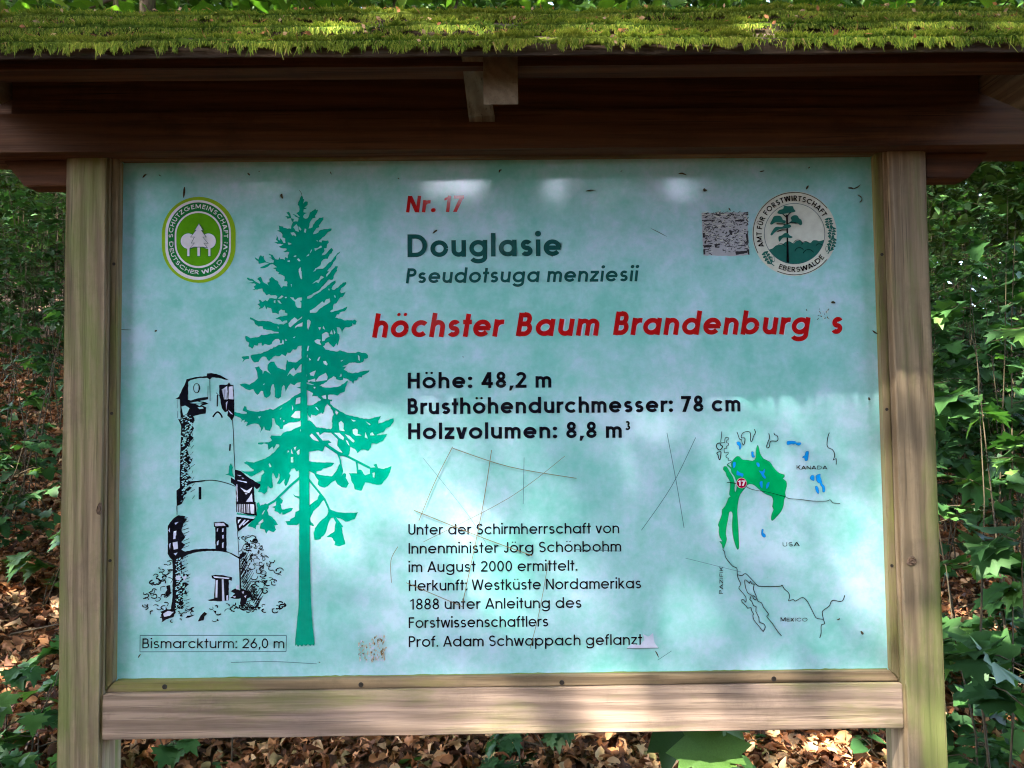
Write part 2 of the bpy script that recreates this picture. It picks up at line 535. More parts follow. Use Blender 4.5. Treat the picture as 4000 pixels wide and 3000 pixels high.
lab = ['lowest front roof board with the shaggiest moss fringe', 'middle front roof board', 'upper front roof board']
for i in range(3):
    yf = -0.289 + 0.110 * i
    zb = ZE + SL * 0.110 * i
    for s in ((1,) if i == 0 else (1, -1)):
        y0, y1 = yf, yf + 0.135
        if i == 2: y1 = yf + 0.100
        tk = 0.024
        sh = 0.0 if s > 0 else 0.085
        f = lambda y: (s * y + sh)
        ya, yb = (f(y0), f(y1)) if s > 0 else (f(y1), f(y0))
        za, zc = (zb, zb + 0.6 * (y1 - y0)) if s > 0 else (zb + 0.6 * (y1 - y0), zb)
        vs = [(-RX, ya, za), (RX, ya, za), (RX, yb, zc), (-RX, yb, zc),
              (-RX, ya, za + tk), (RX, ya, za + tk), (RX, yb, zc + tk), (-RX, yb, zc + tk)]
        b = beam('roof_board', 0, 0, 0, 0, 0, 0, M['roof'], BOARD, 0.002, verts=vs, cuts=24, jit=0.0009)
        if s > 0:
            b['label'] = lab[i]
            bare = {0: [(0.075, 0.020), (-0.46, 0.012), (0.41, 0.03)], 1: [(0.02, 0.03), (0.46, 0.035), (-0.20, 0.02)], 2: []}[i]
            moss_row(i, yf, zb + tk, b, bare)
        else:
            mo = moss_row(i + 5, yf, zb + tk, b, [], -1)
            mo.location.y = sh

# KNOTS in the posts, litter on the moss
M['knot'] = plain('dark_wood_knot', (0.13, 0.085, 0.06), 0.8, 0.2, 0, 0.4, 160)


def knot(px, py, rx, rz, parent, tilt=0.0):
    c = at(px, py, YF)
    V, F = [], []
    for q, (s_, dy) in enumerate(((0.0, -0.0009), (0.35, -0.0022), (0.62, -0.0006), (0.80, -0.0020), (1.0, 0.0006))):
        if q == 0: V.append((c[0], YF + dy, c[2])); continue
        for k in range(18):
            a = 2 * math.pi * k / 18
            j = 1 + 0.10 * math.sin(3 * a + q) + random.uniform(-.05, .05)
            x, z = rx * s_ * j * math.cos(a), rz * s_ * j * math.sin(a)
            V.append((c[0] + x * math.cos(tilt) - z * math.sin(tilt), YF + dy, c[2] + x * math.sin(tilt) + z * math.cos(tilt)))
    F3 = [(0, 1 + (k + 1) % 18, 1 + k) for k in range(18)]
    F4 = [(1 + r * 18 + k, 1 + r * 18 + (k + 1) % 18, 1 + (r + 1) * 18 + (k + 1) % 18, 1 + (r + 1) * 18 + k) for r in range(3) for k in range(18)]
    me = bpy.data.meshes.new('knot'); me.from_pydata(V, [], F3 + F4)
    return link('knot', me, M['knot'], parent)


posts_ = [o for o in BOARD.children if o.name.startswith('post')]
knot(3526 + 36, 2192, 0.0095, 0.0080, posts_[1], .4)
knot(388, 1988, 0.0050, 0.012, posts_[0], -.1)
M['needle'] = plain('brown_needles', (0.30, 0.12, 0.04), 0.7, 0.3, 0, 0.5, 90)
M['crumb'] = plain('pale_dead_leaf', (0.42, 0.26, 0.15), 0.7, 0.3, 0, 0.5, 90)
rows_ = [o for o in BOARD.children if o.name.startswith('roof_board') and 'label' in o]
for ri, row in enumerate(rows_):
    V, F, mi = [], [], []
    for k in range(130):
        x = random.uniform(-1.0, 1.0); u = random.random()
        y = -0.289 + 0.110 * ri - 0.010 + 0.06 * u * u
        z = ZE + SL * 0.110 * ri + 0.024 + 0.008 - (0.020 * random.random() if u < .3 else 0) + 0.6 * 0.06 * u * u
        d = Vector((random.uniform(-1, 1), random.uniform(-.5, .3), random.uniform(-1.0, .5))).normalized()
        n = d.cross(Vector((0, 1, 0.3))).normalized()
        big_ = random.random() < .22
        L_ = random.uniform(.006, .012) if big_ else random.uniform(.007, .018)
        w_ = L_ * .28 if big_ else .0006
        p = Vector((x, y, z)); b = len(V)
        for q in (p - d * L_ * .5, p + n * w_, p + d * L_ * .5, p - n * w_): V.append(tuple(q))
        F.append((b, b + 1, b + 2, b + 3)); mi.append(1 if big_ and random.random() < .6 else 0)
    me = np_mesh('needle_litter', V, F, mi=mi); me.materials.append(M['needle']); me.materials.append(M['crumb'])
    o = bpy.data.objects.new('needle_litter', me); COL.objects.link(o); o.parent = row; o['kind'] = 'stuff'
# ------------------------------------------------------------------ printed panel
def panel_nodes(name, print_col=None):
    """glossy laminated board; clouded turquoise / lavender print or one flat ink colour under the same film"""
    mt, nt, N, L, P = mat_new(name)
    if print_col is None:
        v = mapping(nt, (1, 1, 1), (3.3, 0, 1.7))
        n1 = tex_noise(nt, v, 4.6, 5, 0.62, 0.25)
        n2 = tex_noise(nt, v, 24.0, 6, 0.7, 0.2)
        n3 = tex_noise(nt, v, 95.0, 4, 0.7)
        a = N.new('ShaderNodeMath'); a.operation = 'MULTIPLY_ADD'; a.inputs[1].default_value = 0.62
        L.new(n2, a.inputs[0]); L.new(n1, a.inputs[2])
        col = ramp(nt, a.outputs[0], [(0.48, (0.16, 0.53, 0.47)), (0.68, (0.23, 0.59, 0.57)), (0.82, (0.33, 0.63, 0.68)), (0.96, (0.46, 0.66, 0.80))])
        col = mixc(nt, 0.35, col, ramp(nt, n3, [(0.3, (0.80, 0.84, 0.84)), (0.7, (1.12, 1.1, 1.1))]), 'MULTIPLY')
    else:
        v = mapping(nt, (1, 1, 1))
        n1 = tex_noise(nt, v, 60, 4, 0.6)
        col = ramp(nt, n1, [(0.3, tuple(c * 0.90 for c in print_col)), (0.7, tuple(min(1, c * 1.08) for c in print_col))])
    # greenish grime film and specks
    g1 = tex_noise(nt, mapping(nt, (1, 1, 1), (7, 0, 2)), 230, 3, 0.6)
    col = mixc(nt, ramp(nt, g1, [(0.70, (0, 0, 0)), (0.78, (0.55, 0.55, 0.55))]), col, (0.10, 0.16, 0.14))
    L.new(col, P.inputs['Base Color'])
    rn = tex_noise(nt, mapping(nt, (1, 1, 1)), 30, 5, 0.6)
    rr = N.new('ShaderNodeMapRange'); rr.inputs[3].default_value = 0.03; rr.inputs[4].default_value = 0.07
    L.new(rn, rr.inputs[0]); L.new(rr.outputs[0], P.inputs['Roughness'])
    P.inputs['IOR'].default_value = 1.48
    bn = tex_noise(nt, mapping(nt, (1, 1, 1)), 320, 3, 0.55)
    bn2 = tex_noise(nt, mapping(nt, (1, 1, 1)), 9, 2, 0.5)
    L.new(bump(nt, bn, 0.10, 0.0004, bump(nt, bn2, 0.04, 0.003)), P.inputs['Normal'])
    return mt


M['panel'] = panel_nodes('panel_print')
INK = dict(black=(0.006, 0.006, 0.014), pine=(0.012, 0.085, 0.085), red=(0.42, 0.008, 0.010), fir=(0.0, 0.30, 0.205), mapg=(0.0, 0.36, 0.11),
           blue=(0.005, 0.27, 0.78), crim=(0.36, 0.0, 0.04), white=(0.72, 0.72, 0.80), lime=(0.25, 0.46, 0.02), green=(0.10, 0.34, 0.01), dgreen=(0.012, 0.19, 0.045),
           cream=(0.62, 0.66, 0.60), hill=(0.02, 0.135, 0.115), grey=(0.42, 0.44, 0.50), line=(0.05, 0.12, 0.16), scratch=(0.20, 0.15, 0.08), lav=(0.56, 0.60, 0.78),
           peel=(0.50, 0.45, 0.36), peel2=(0.36, 0.38, 0.36), dgrey=(0.045, 0.045, 0.055), whtie=(0.8, 0.8, 0.8))
for k, c in INK.items():
    M['ink_' + k] = panel_nodes('ink_' + k, c)
M['dirt'] = plain('dry_plant_bits', (0.035, 0.028, 0.012), 0.8)
K = 1.4 / 2920.0
LAY = 0.00030
_stag = [0]


class Pr:
    def __init__(s, name, label=None):
        s.name, s.label, s.V, s.F, s.mi, s.mats = name, label, [], [], [], []

    def _m(s, ink):
        mt = M['panel'] if ink == 'panel' else (M[ink] if ink in M else M['ink_' + ink])
        if mt not in s.mats: s.mats.append(mt)
        return s.mats.index(mt)

    def raw(s, pts, tris, ink, layer):
        _stag[0] = (_stag[0] + 1) % 13
        y = -(layer * LAY + _stag[0] * 1.8e-5)
        b = len(s.V); mi = s._m(ink)
        s.V += [(p[0], y, p[1]) for p in pts]
        for t in tris:
            a, c, d = (pts[i] for i in t)
            if (c[0] - a[0]) * (d[1] - a[1]) - (c[1] - a[1]) * (d[0] - a[0]) < 0: t = (t[0], t[2], t[1])
            s.F.append(tuple(b + i for i in t)); s.mi.append(mi)

    def poly(s, pts, ink, layer=1, holes=()):
        """pts in panel metres (x, z)"""
        loops = [[Vector((x, z, 0)) for x, z in lp] for lp in [pts] + list(holes)]
        flat = [(v.x, v.y) for lp in loops for v in lp]
        s.raw(flat, tessellate_polygon(loops), ink, layer)

    def stroke(s, pts, w, ink, layer=1, w1=None):
        P = [np.array(p, float) for p in pts]
        Q = [P[0]]
        for p in P[1:]:
            if np.linalg.norm(p - Q[-1]) > 1e-6: Q.append(p)
        P = Q; n = len(P)
        if n < 2: return
        if w1 is None: w1 = w
        Lf, Rt = [], []
        for i in range(n):
            a = P[i] - P[i - 1] if i > 0 else P[1] - P[0]
            b = P[i + 1] - P[i] if i < n - 1 else a
            a = a / np.linalg.norm(a); b = b / np.linalg.norm(b)
            t = a + b
            if np.linalg.norm(t) < 0.3: t = a
            t = t / np.linalg.norm(t)
            nn = np.array([-t[1], t[0]])
            cs = max(0.5, float(np.dot(nn, np.array([-a[1], a[0]]))))
            ww = (w + (w1 - w) * i / (n - 1)) / 2 / cs
            Lf.append(P[i] + nn * ww); Rt.append(P[i] - nn * ww)
        pts2 = [tuple(p) for p in Lf + Rt]
        tr = []
        for i in range(n - 1):
            tr += [(i, i + 1, n + i + 1), (i, n + i + 1, n + i)]
        s.raw(pts2, tr, ink, layer)

    def disc(s, c, rx, ry, ink, layer=1, n=20):
        s.poly([(c[0] + rx * math.cos(2 * math.pi * k / n), c[1] + ry * math.sin(2 * math.pi * k / n)) for k in range(n)], ink, layer)

    def build(s, parent):
        me = np_mesh(s.name, s.V, s.F, mi=s.mi)
        for mt in s.mats: me.materials.append(mt)
        o = bpy.data.objects.new(s.name, me); COL.objects.link(o); o.parent = parent
        if s.label: o['label'] = s.label
        return o


def px2(px, py):
    p = at(px, py, 0.0)
    return (float(p[0]), float(p[2]))


def crop(ox, oy, sc):
    return lambda pts: [px2(ox + x * sc, oy + y * sc) for x, y in pts]


def spline(pts, n=5, closed=False):
    P = [np.array(p, float) for p in pts]
    out = []
    N_ = len(P)
    rngi = range(N_) if closed else range(N_ - 1)
    for i in rngi:
        if closed: p0, p1, p2, p3 = P[i - 1], P[i], P[(i + 1) % N_], P[(i + 2) % N_]
        else: p0, p1, p2, p3 = P[max(i - 1, 0)], P[i], P[i + 1], P[min(i + 2, N_ - 1)]
        for k in range(n):
            t = k / n
            out.append(tuple(0.5 * ((2 * p1) + (-p0 + p2) * t + (2 * p0 - 5 * p1 + 4 * p2 - p3) * t * t + (-p0 + 3 * p1 - 3 * p2 + p3) * t ** 3)))
    if not closed: out.append(tuple(P[-1]))
    return out


def jag(pts, amp, step, closed=True):
    """break straight traced edges into small needle-like teeth"""
    out = []
    n = len(pts)
    for i in range(n if closed else n - 1):
        a, b = np.array(pts[i]), np.array(pts[(i + 1) % n])
        L_ = np.linalg.norm(b - a)
        out.append(tuple(a))
        k = int(L_ / step)
        if k < 2: continue
        d = (b - a) / L_; nn = np.array([-d[1], d[0]])
        for j in range(1, k):
            am = min(amp, L_ * 0.22)
            out.append(tuple(a + (b - a) * (j / k) + nn * random.uniform(-am, am)))
    return out


# ---- geometric sans-serif strokes
def arc(cx, cy, rx, ry, a0, a1, n=None):
    n = n or max(4, int(abs(a1 - a0) / 13))
    return [(cx + rx * math.cos(math.radians(a0 + (a1 - a0) * k / n)), cy + ry * math.sin(math.radians(a0 + (a1 - a0) * k / n))) for k in range(n + 1)]


def glyph(ch, w, X=0.73, A=1.03):
    """strokes, polygons (fills), discs, advance width; unit = cap height"""
    h = w / 2
    S, Q, D = [], [], []
    sb = 0.060
    r = X / 2 - h
    c = X / 2

    def diag(x0, y0, x1, y1, ww=w):
        hw = ww / 2 * math.hypot(x1 - x0, y1 - y0) / abs(y1 - y0)
        Q.append([(x0 - hw, y0), (x0 + hw, y0), (x1 + hw, y1), (x1 - hw, y1)])

    def dots(cx, y=0.98):
        for s in (-1, 1): D.append((cx + s * 0.135, y, 0.072 if w > 0.15 else 0.055))
    base = {'ö': 'o', 'ü': 'u', 'Ü': 'U'}.get(ch, ch)
    b = base
    if b == 'o':
        S.append(arc(c, c, r, r, 0, 360)); W = X
    elif b in 'adqgbp':
        S.append(arc(c, c, r, r, 0, 360))
        if b == 'a': S.append([(X - h, 0), (X - h, X)])
        elif b == 'd': S.append([(X - h, 0), (X - h, A)])
        elif b == 'b': S.append([(h, 0), (h, A)])
        elif b == 'p': S.append([(h, -0.29), (h, X)])
        elif b == 'g': S.append([(X - h, X), (X - h, -0.02)] + arc(c, -0.03, r, 0.22 - h + 0.05, 0, -160))
        W = X + 0.02
    elif b == 'c': S.append(arc(c, c, r, r, 42, 318)); W = X * 0.90
    elif b == 'e':
        S.append(arc(c, c, r, r, 0, 322)); S.append([(h * 1.2, c), (X - h * 0.4, c)]) ; W = X
    elif b in 'nhmr':
        top = A if b == 'h' else X
        S.append([(h, 0), (h, top)])
        n_ = 0.60 if b != 'm' else 0.53
        rr = n_ / 2 - h
        if b == 'r':
            S.append(arc(h + 0.23, X - h - 0.23, 0.23, 0.23, 175, 72)); W = 0.36
        else:
            k = 2 if b == 'm' else 1
            x = 0
            for _ in range(k):
                S.append([(x + h, X - h - rr * 1.05)] + arc(x + h + rr, X - h - rr * 1.05, rr, rr * 1.05, 180, 0) + [(x + h + 2 * rr, 0)])
                x += 2 * rr
            W = x + w
    elif b == 'u':
        n_ = 0.60; rr = n_ / 2 - h
        S.append([(h, X), (h, h + rr)] + arc(h + rr, h + rr, rr, rr, 180, 360) + [(n_ - h, h + rr)])
        S.append([(n_ - h, 0), (n_ - h, X)]); W = n_
    elif b == 'i': S.append([(h, 0), (h, X)]); D.append((h, 0.985, h * 1.28)); W = w
    elif b == 'l': S.append([(h, 0), (h, A)]); W = w
    elif b == 't': S.append([(0.16, 0), (0.16, 0.98)]); S.append([(-0.02, X - h), (0.34, X - h)]); W = 0.33
    elif b == 'f':
        S.append([(0.13, 0), (0.13, A - 0.18)] + arc(0.13 + 0.18, A - 0.18 - h * 0.6, 0.18, 0.18, 180, 80)); S.append([(-0.02, X - h), (0.31, X - h)]); W = 0.33
    elif b == 'k':
        S.append([(h, 0), (h, A)]); diag(h + 0.02, 0.30, 0.46, X); diag(0.19, 0.40, 0.50, 0); W = 0.54
    elif b in 'sS':
        H = X if b == 's' else 1.0
        wd = 0.50 if b == 's' else 0.60
        ry = (H - w) / 4; rx1 = wd / 2 - h - 0.015; rx2 = wd / 2 - h
        S.append(arc(wd / 2, H - h - ry, rx1, ry, 28, 270, 20)[:-1] + arc(wd / 2, h + ry, rx2, ry, 90, -152, 20)); W = wd
    elif b == 'v': diag(w * .55, X, 0.30, 0); diag(0.60 - w * .55, X, 0.30, 0); W = 0.60
    elif b == 'w':
        diag(w * .5, X, 0.25, 0); diag(0.45, X, 0.25, 0); diag(0.45, X, 0.65, 0); diag(0.90 - w * .5, X, 0.65, 0); W = 0.90
    elif b == 'z':
        S.append([(0, X - h), (0.50, X - h)]); S.append([(0, h), (0.51, h)]); diag(0.50 - w * .62, X - w * .9, w * .62, w * .9); W = 0.51
    elif b == 'D':
        S.append([(h, 0), (h, 1)]); S.append([(w * .6, 1 - h), (0.34, 1 - h)] + arc(0.34, 0.5, 0.46 - h, 0.5 - h, 90, -90) + [(w * .6, h)]); W = 0.80
    elif b == 'H': S += [[(h, 0), (h, 1)], [(0.66 - h, 0), (0.66 - h, 1)], [(w * .6, 0.52), (0.66 - w * .6, 0.52)]]; W = 0.66
    elif b == 'N': S += [[(h, 0), (h, 1)], [(0.70 - h, 0), (0.70 - h, 1)]]; diag(w * .55, 1, 0.70 - w * .55, 0); W = 0.70
    elif b == 'M': S += [[(h, 0), (h, 1)], [(0.86 - h, 0), (0.86 - h, 1)]]; diag(w * .55, 1, 0.43, 0.12); diag(0.86 - w * .55, 1, 0.43, 0.12); W = 0.86
    elif b in 'BPR':
        S.append([(h, 0), (h, 1)])
        if b == 'B':
            S.append([(w * .6, 1 - h), (0.30, 1 - h)] + arc(0.30, 0.755 - h / 2 + .01, 0.24 - h, (0.49 - w) / 2 + h * .55, 90, -90) + [(w * .6, 0.53)])
            S.append([(w * .6, 0.53), (0.31, 0.53)] + arc(0.31, 0.265 + h / 2, 0.29 - h, 0.265 - h / 2, 90, -90) + [(w * .6, h)]); W = 0.60
        else:
            S.append([(w * .6, 1 - h), (0.30, 1 - h)] + arc(0.30, 0.72, 0.27 - h, 0.28 - h, 90, -90) + [(w * .6, 0.44 + h)]); W = 0.57
            if b == 'R': diag(0.26, 0.46, 0.52, 0); W = 0.60
    elif b == 'U': S.append([(h, 1), (h, 0.31)] + arc(0.31, 0.31, 0.31 - h, 0.31 - h, 180, 360) + [(0.62 - h, 1)]); W = 0.62
    elif b == 'I': S.append([(h, 0), (h, 1)]); W = w
    elif b == 'J': S.append([(0.42 - h, 1), (0.42 - h, 0.22)] + arc(0.21, 0.22, 0.21 - h, 0.22 - h, 0, -175)); W = 0.42
    elif b == 'A': diag(0.39, 1, w * .5, 0); diag(0.39, 1, 0.78 - w * .5, 0); S.append([(0.16, 0.27), (0.62, 0.27)]); W = 0.78
    elif b == 'W': diag(w * .5, 1, 0.28, 0); diag(0.53, 1, 0.28, 0); diag(0.53, 1, 0.78, 0); diag(1.06 - w * .5, 1, 0.78, 0); W = 1.06
    elif b == 'V': diag(w * .5, 1, 0.36, 0); diag(0.72 - w * .5, 1, 0.36, 0); W = 0.72
    elif b == 'X': diag(w * .6, 1, 0.62 - w * .6, 0); diag(0.62 - w * .6, 1, w * .6, 0); W = 0.62
    elif b == 'Z': S.append([(0, 1 - h), (0.60, 1 - h)]); S.append([(0, h), (0.60, h)]); diag(0.60 - w * .6, 1 - w * .9, w * .6, w * .9); W = 0.60
    elif b == 'K': S.append([(h, 0), (h, 1)]); diag(h + 0.04, 0.42, 0.56, 1); diag(0.24, 0.55, 0.60, 0); W = 0.64
    elif b == 'L': S.append([(h, 0), (h, 1)]); S.append([(w * .6, h), (0.44, h)]); W = 0.44
    elif b in 'FE':
        S.append([(h, 0), (h, 1)]); S.append([(w * .6, 1 - h), (0.50, 1 - h)]); S.append([(w * .6, 0.54), (0.46, 0.54)])
        if b == 'E': S.append([(w * .6, h), (0.51, h)])
        W = 0.50
    elif b == 'T': S.append([(0.28, 0), (0.28, 1 - w * .6)]); S.append([(0, 1 - h), (0.56, 1 - h)]); W = 0.56
    elif b in 'CGO':
        S.append(arc(0.46, 0.5, 0.46 - h, 0.5 - h, 0 if b == 'O' else 42, 360 if b == 'O' else (318 if b == 'C' else 340))); W = 0.92 if b == 'O' else 0.80
        if b == 'G': S.append([(0.48, 0.46), (0.90, 0.46)]); W = 0.92
    elif b == '0': S.append(arc(0.29, 0.5, 0.29 - h, 0.5 - h, 0, 360)); W = 0.58
    elif b == '1': S.append([(0.30, 0), (0.30, 1)]); Q.append([(0.02, 0.98 - 0.17), (0.30, 1.0), (0.30, 1.0 - w * .95), (0.06, 0.80 - w * .55)]); W = 0.42
    elif b == '2':
        S.append(arc(0.29, 1 - 0.29, 0.29 - h, 0.29 - h, 165, -38) + [(w * .62, h * 1.2)]); S.append([(0.0, h), (0.58, h)]); W = 0.58
    elif b == '3':
        S.append(arc(0.27, 0.745, 0.23 - h, 0.255 - h, 150, -90)); S.append(arc(0.27, 0.275, 0.27 - h, 0.275 - h, 90, -150)); W = 0.55
    elif b == '4':
        S.append([(0.46, 0), (0.46, 1)]); S.append([(0.02, 0.25 + h * .3), (0.62, 0.25 + h * .3)]); diag(0.46 - w * .1, 1, w * .55, 0.25); W = 0.64
    elif b == '6':
        S.append(arc(0.29, 0.32, 0.29 - h, 0.32 - h, 0, 360)); diag(0.40, 1, 0.10 + h * .3, 0.42); W = 0.58
    elif b == '7': S.append([(0, 1 - h), (0.57, 1 - h)]); diag(0.57 - w * .6, 1 - w * .5, 0.16, 0); W = 0.56
    elif b == '8':
        S.append(arc(0.29, 0.745, 0.25 - h, 0.255 - h + h * .3, 0, 360)); S.append(arc(0.29, 0.275, 0.29 - h, 0.275 - h, 0, 360)); W = 0.58
    elif b == '.': D.append((w * .6, w * .6, w * .62)) ; W = w * 1.2
    elif b == ',': Q.append([(0.02, -0.17), (0.02 + w * .55, -0.17), (0.05 + w * 1.15, 0.15), (0.05, 0.15)]); W = w * 1.2
    elif b == ':': D.append((w * .6, w * .6, w * .62)); D.append((w * .6, X - w * .6, w * .62)); W = w * 1.2
    elif b == ' ': return S, Q, D, 0.34
    else: W = 0.5
    if ch in 'öü': dots(W / 2, 0.975)
    if ch == 'Ü': dots(W / 2, 1.16)
    sbl = {'A': 0.02, 'V': 0.02, 'W': 0.02, 'v': 0.02, 'w': 0.02, 'T': 0.03, 'f': 0.045, 't': 0.045, 'r': 0.05, 'o': 0.055, 'e': 0.055, 'c': 0.055}.get(b, sb)
    mv = lambda P: [(x + sbl, y) for x, y in P]
    return [mv(p) for p in S], [mv(p) for p in Q], [(x + sbl, y, rr) for x, y, rr in D], W + 2 * sbl


def put(pr, ch, frame, w, ink, layer, **kw):
    """frame: maps glyph units to panel metres"""
    S, Q, D, adv = glyph(ch, w, **kw)
    o = np.array(frame(0, 0)); sc = np.linalg.norm(np.array(frame(0, 1)) - o)
    for s in S: pr.stroke([frame(x, y) for x, y in s], w * sc, ink, layer)
    for q in Q: pr.poly([frame(x, y) for x, y in q], ink, layer)
    for x, y, r in D: pr.poly([frame(x + r * math.cos(t * math.pi / 6), y + r * math.sin(t * math.pi / 6)) for t in range(12)], ink, layer)
    return adv


def text(pr, s, p0, p1, cap, w, ink, slant=0.0, layer=2, first=1.0, **kw):
    """run the words from p0 to p1 (photo pixels of the baseline ends), cap height in pixels"""
    a, b = np.array(px2(*p0)), np.array(px2(*p1))
    L_ = np.linalg.norm(b - a); ex = (b - a) / L_; ey = np.array([-ex[1], ex[0]])
    H = cap * K
    adv = [glyph(c, w, **kw)[3] for c in s]
    nat = sum(adv) * H - 0.10 * H
    f = L_ / nat
    pen = -0.055 * H * f
    for i, c in enumerate(s):
        sc = first if i == 0 else 1.0
        fr = lambda x, y, pen=pen, sc=sc: tuple(a + ex * (pen + (x * f + slant * y) * H) + ey * y * H * sc)
        put(pr, c, fr, w, ink, layer, **kw)
        pen += adv[i] * H * f
    return f


def arc_text(pr, s, path, t0, t1, cap, w, ink, inward=False, layer=3):
    """letters on a curve; path(t) -> (point, tangent), t in metres"""
    adv = [glyph(c, w)[3] for c in s]
    f = abs(t1 - t0) / (sum(adv) * cap)
    pen = 0.0
    for i, c in enumerate(s):
        mid = t0 + (pen + adv[i] * cap * f / 2) * (1 if t1 > t0 else -1)
        p, t = path(mid)
        p, t = np.array(p), np.array(t) * (1 if t1 > t0 else -1)
        n = np.array([-t[1], t[0]])
        wd = adv[i]
        fr = lambda x, y: tuple(p + t * (x - wd / 2) * cap * f + n * y * cap)
        put(pr, c, fr, w, ink, layer)
        pen += adv[i] * cap * f


# ---- the panel itself
bm = bmesh.new()
bmesh.ops.create_cube(bm, size=1.0)
for v in bm.verts:
    v.co = Vector((v.co.x * 1.412, 0.0035 + v.co.y * 0.007, 1.5 + v.co.z * 0.962))
me = bpy.data.meshes.new('panel'); bm.to_mesh(me); bm.free()
PANEL = link('panel', me, M['panel'], BOARD)
PANEL['label'] = 'glossy turquoise and lavender clouded sign panel'

RAT = []
t_ = Pr('lettering', 'dark red heading Nr.17')
RAT.append(text(t_, 'Nr.', (1584.5, 830), (1702, 829), 65, 0.20, 'red', 0.13))
RAT.append(text(t_, '17', (1727, 829), (1806, 828), 65, 0.20, 'red', 0.13)); t_.build(PANEL)
t_ = Pr('lettering', 'large dark green name Douglasie')
RAT.append(text(t_, 'Douglasie', (1591, 1005), (2195, 1000), 89.5, 0.195, 'pine')); t_.build(PANEL)
t_ = Pr('lettering', 'dark green italic line Pseudotsuga menziesii')
RAT.append(text(t_, 'Pseudotsuga menziesii', (1584.5, 1107), (2490, 1099), 58.6, 0.175, 'pine', 0.13)); t_.build(PANEL)
t_ = Pr('lettering', 'dark red italic line höchster Baum Brandenburg´s')
for s_, a_, b_ in (('höchster', (1452.6, 1319), (1957, 1314.6)), ('Baum', (2013, 1313.5), (2337, 1311)), ('Brandenburg', (2393, 1309), (3160, 1306))):
    for ox_, ly_, ik_, ww_ in ((0, 1, 'lav', 0.235), (0, 2, 'red', 0.20)):
        RAT.append(text(t_, s_, a_, b_, 91, ww_, ik_, 0.17, ly_))
c_ = crop(2300, 1130, .4973)
t_.build(PANEL)
t_ = Pr('lettering', 'dark red s after the worn apostrophe')
for ly_, ik_, ww_ in ((1, 'lav', 0.235), (2, 'red', 0.20)): text(t_, 's', (3243.4, 1304.8), (3287, 1304.5), 91, ww_, ik_, 0.17, ly_)
t_.build(PANEL)
t_ = Pr('lettering', 'bold black line Höhe: 48,2 m')
RAT.append(text(t_, 'Höhe: 48,2 m', (1591.6, 1518), (2156, 1514), 61.4, 0.195, 'black')); t_.build(PANEL)
t_ = Pr('lettering', 'bold black line Brusthöhendurchmesser: 78 cm')
RAT.append(text(t_, 'Brusthöhendurchmesser: 78 cm', (1591.6, 1618.7), (2894, 1607), 61.4, 0.195, 'black')); t_.build(PANEL)
t_ = Pr('lettering', 'bold black line Holzvolumen: 8,8 m³')
RAT.append(text(t_, 'Holzvolumen: 8,8 m', (1593, 1716), (2431, 1710), 61.4, 0.195, 'black'))
text(t_, '3', (2440, 1680), (2463, 1680), 35, 0.19, 'black'); t_.build(PANEL)
for s_, a_, b_ in (('Unter der Schirmherrschaft von', (1595, 2089), (2419.5, 2082.8)), ('Innenminister Jörg Schönbohm', (1595.7, 2162.7), (2427.5, 2154)),
                   ('im August 2000 ermittelt.', (1595.7, 2235), (2256, 2229)), ('Herkunft: Westküste Nordamerikas', (1596.7, 2308), (2505, 2298)),
                   ('1888 unter Anleitung des', (1600, 2381), (2272, 2373.8)), ('Forstwissenschaftlers', (1596.7, 2453), (2142, 2446.7)),
                   ('Prof. Adam Schwappach geflanzt', (1596.7, 2527), (2508, 2518))):
    t_ = Pr('lettering', 'thin black line ' + s_)
    RAT.append(text(t_, s_, a_, b_, 40.5, 0.13, 'black', A=1.0)); t_.build(PANEL)
t_ = Pr('lettering', 'boxed caption Bismarckturm: 26,0 m')
RAT.append(text(t_, 'Bismarckturm: 26,0 m', (556, 2531.8), (1111.8, 2531.8), 36.6, 0.12, 'black', A=1.0))
c_ = crop(500, 1960, .3737)
bx = c_([(128, 1397), (1657, 1397), (1653, 1565), (126, 1568), (128, 1397)])
for a_, b_ in zip(bx, bx[1:]): t_.stroke([a_, b_], 2.6 * K, 'line', 1)
t_.build(PANEL)

# ---- oval emblem, left
e1 = Pr('oval_emblem', 'green oval sticker with three white trees')
c1 = crop(560, 720, .27125)
E1 = lambda x, y: c1([(x, y)])[0]
cxm = 797.0
u1_ = .27125 * K


def stadium(x0, x1, y0, y1, n=24):
    r_ = (x1 - x0) / 2; cx_ = (x0 + x1) / 2
    pts = [(cx_ - r_ * math.cos(math.pi * k / n), y0 + r_ - r_ * math.sin(math.pi * k / n)) for k in range(n + 1)]
    pts += [(cx_ + r_ * math.cos(math.pi * k / n), y1 - r_ + r_ * math.sin(math.pi * k / n)) for k in range(n + 1)]
    return pts


for x0, x1, y0, y1, ik, ly in ((268, 1330, 180, 1420, 'lime', 1), (318, 1262, 228, 1378, 'white', 2), (358, 1238, 262, 1335, 'dgreen', 3), (455, 1140, 390, 1208, 'white', 4), (480, 1115, 415, 1180, 'green', 5)):
    e1.poly(c1(stadium(x0, x1, y0, y1)), ik, ly)
for tree_ in ('d', 'w'):
    g_ = 7 if tree_ == 'd' else 0
    ik = 'dgreen' if g_ else 'white'
    ly = 6 if g_ else 7
    for cx_ in (655, 942):
        e1.poly(c1([(cx_ + (110 + g_) * math.cos(k * math.pi / 14), 822 + (110 + g_) * math.sin(k * math.pi / 14)) for k in range(28)]), ik, ly)
    for xa, xb, ya in ((640, 672, 925), (785, 822, 900), (942, 973, 925)):
        e1.poly(c1([(xa - g_, ya), (xb + g_, ya), (xb + g_, 1037 + g_), (xa - g_, 1037 + g_)]), ik, ly)
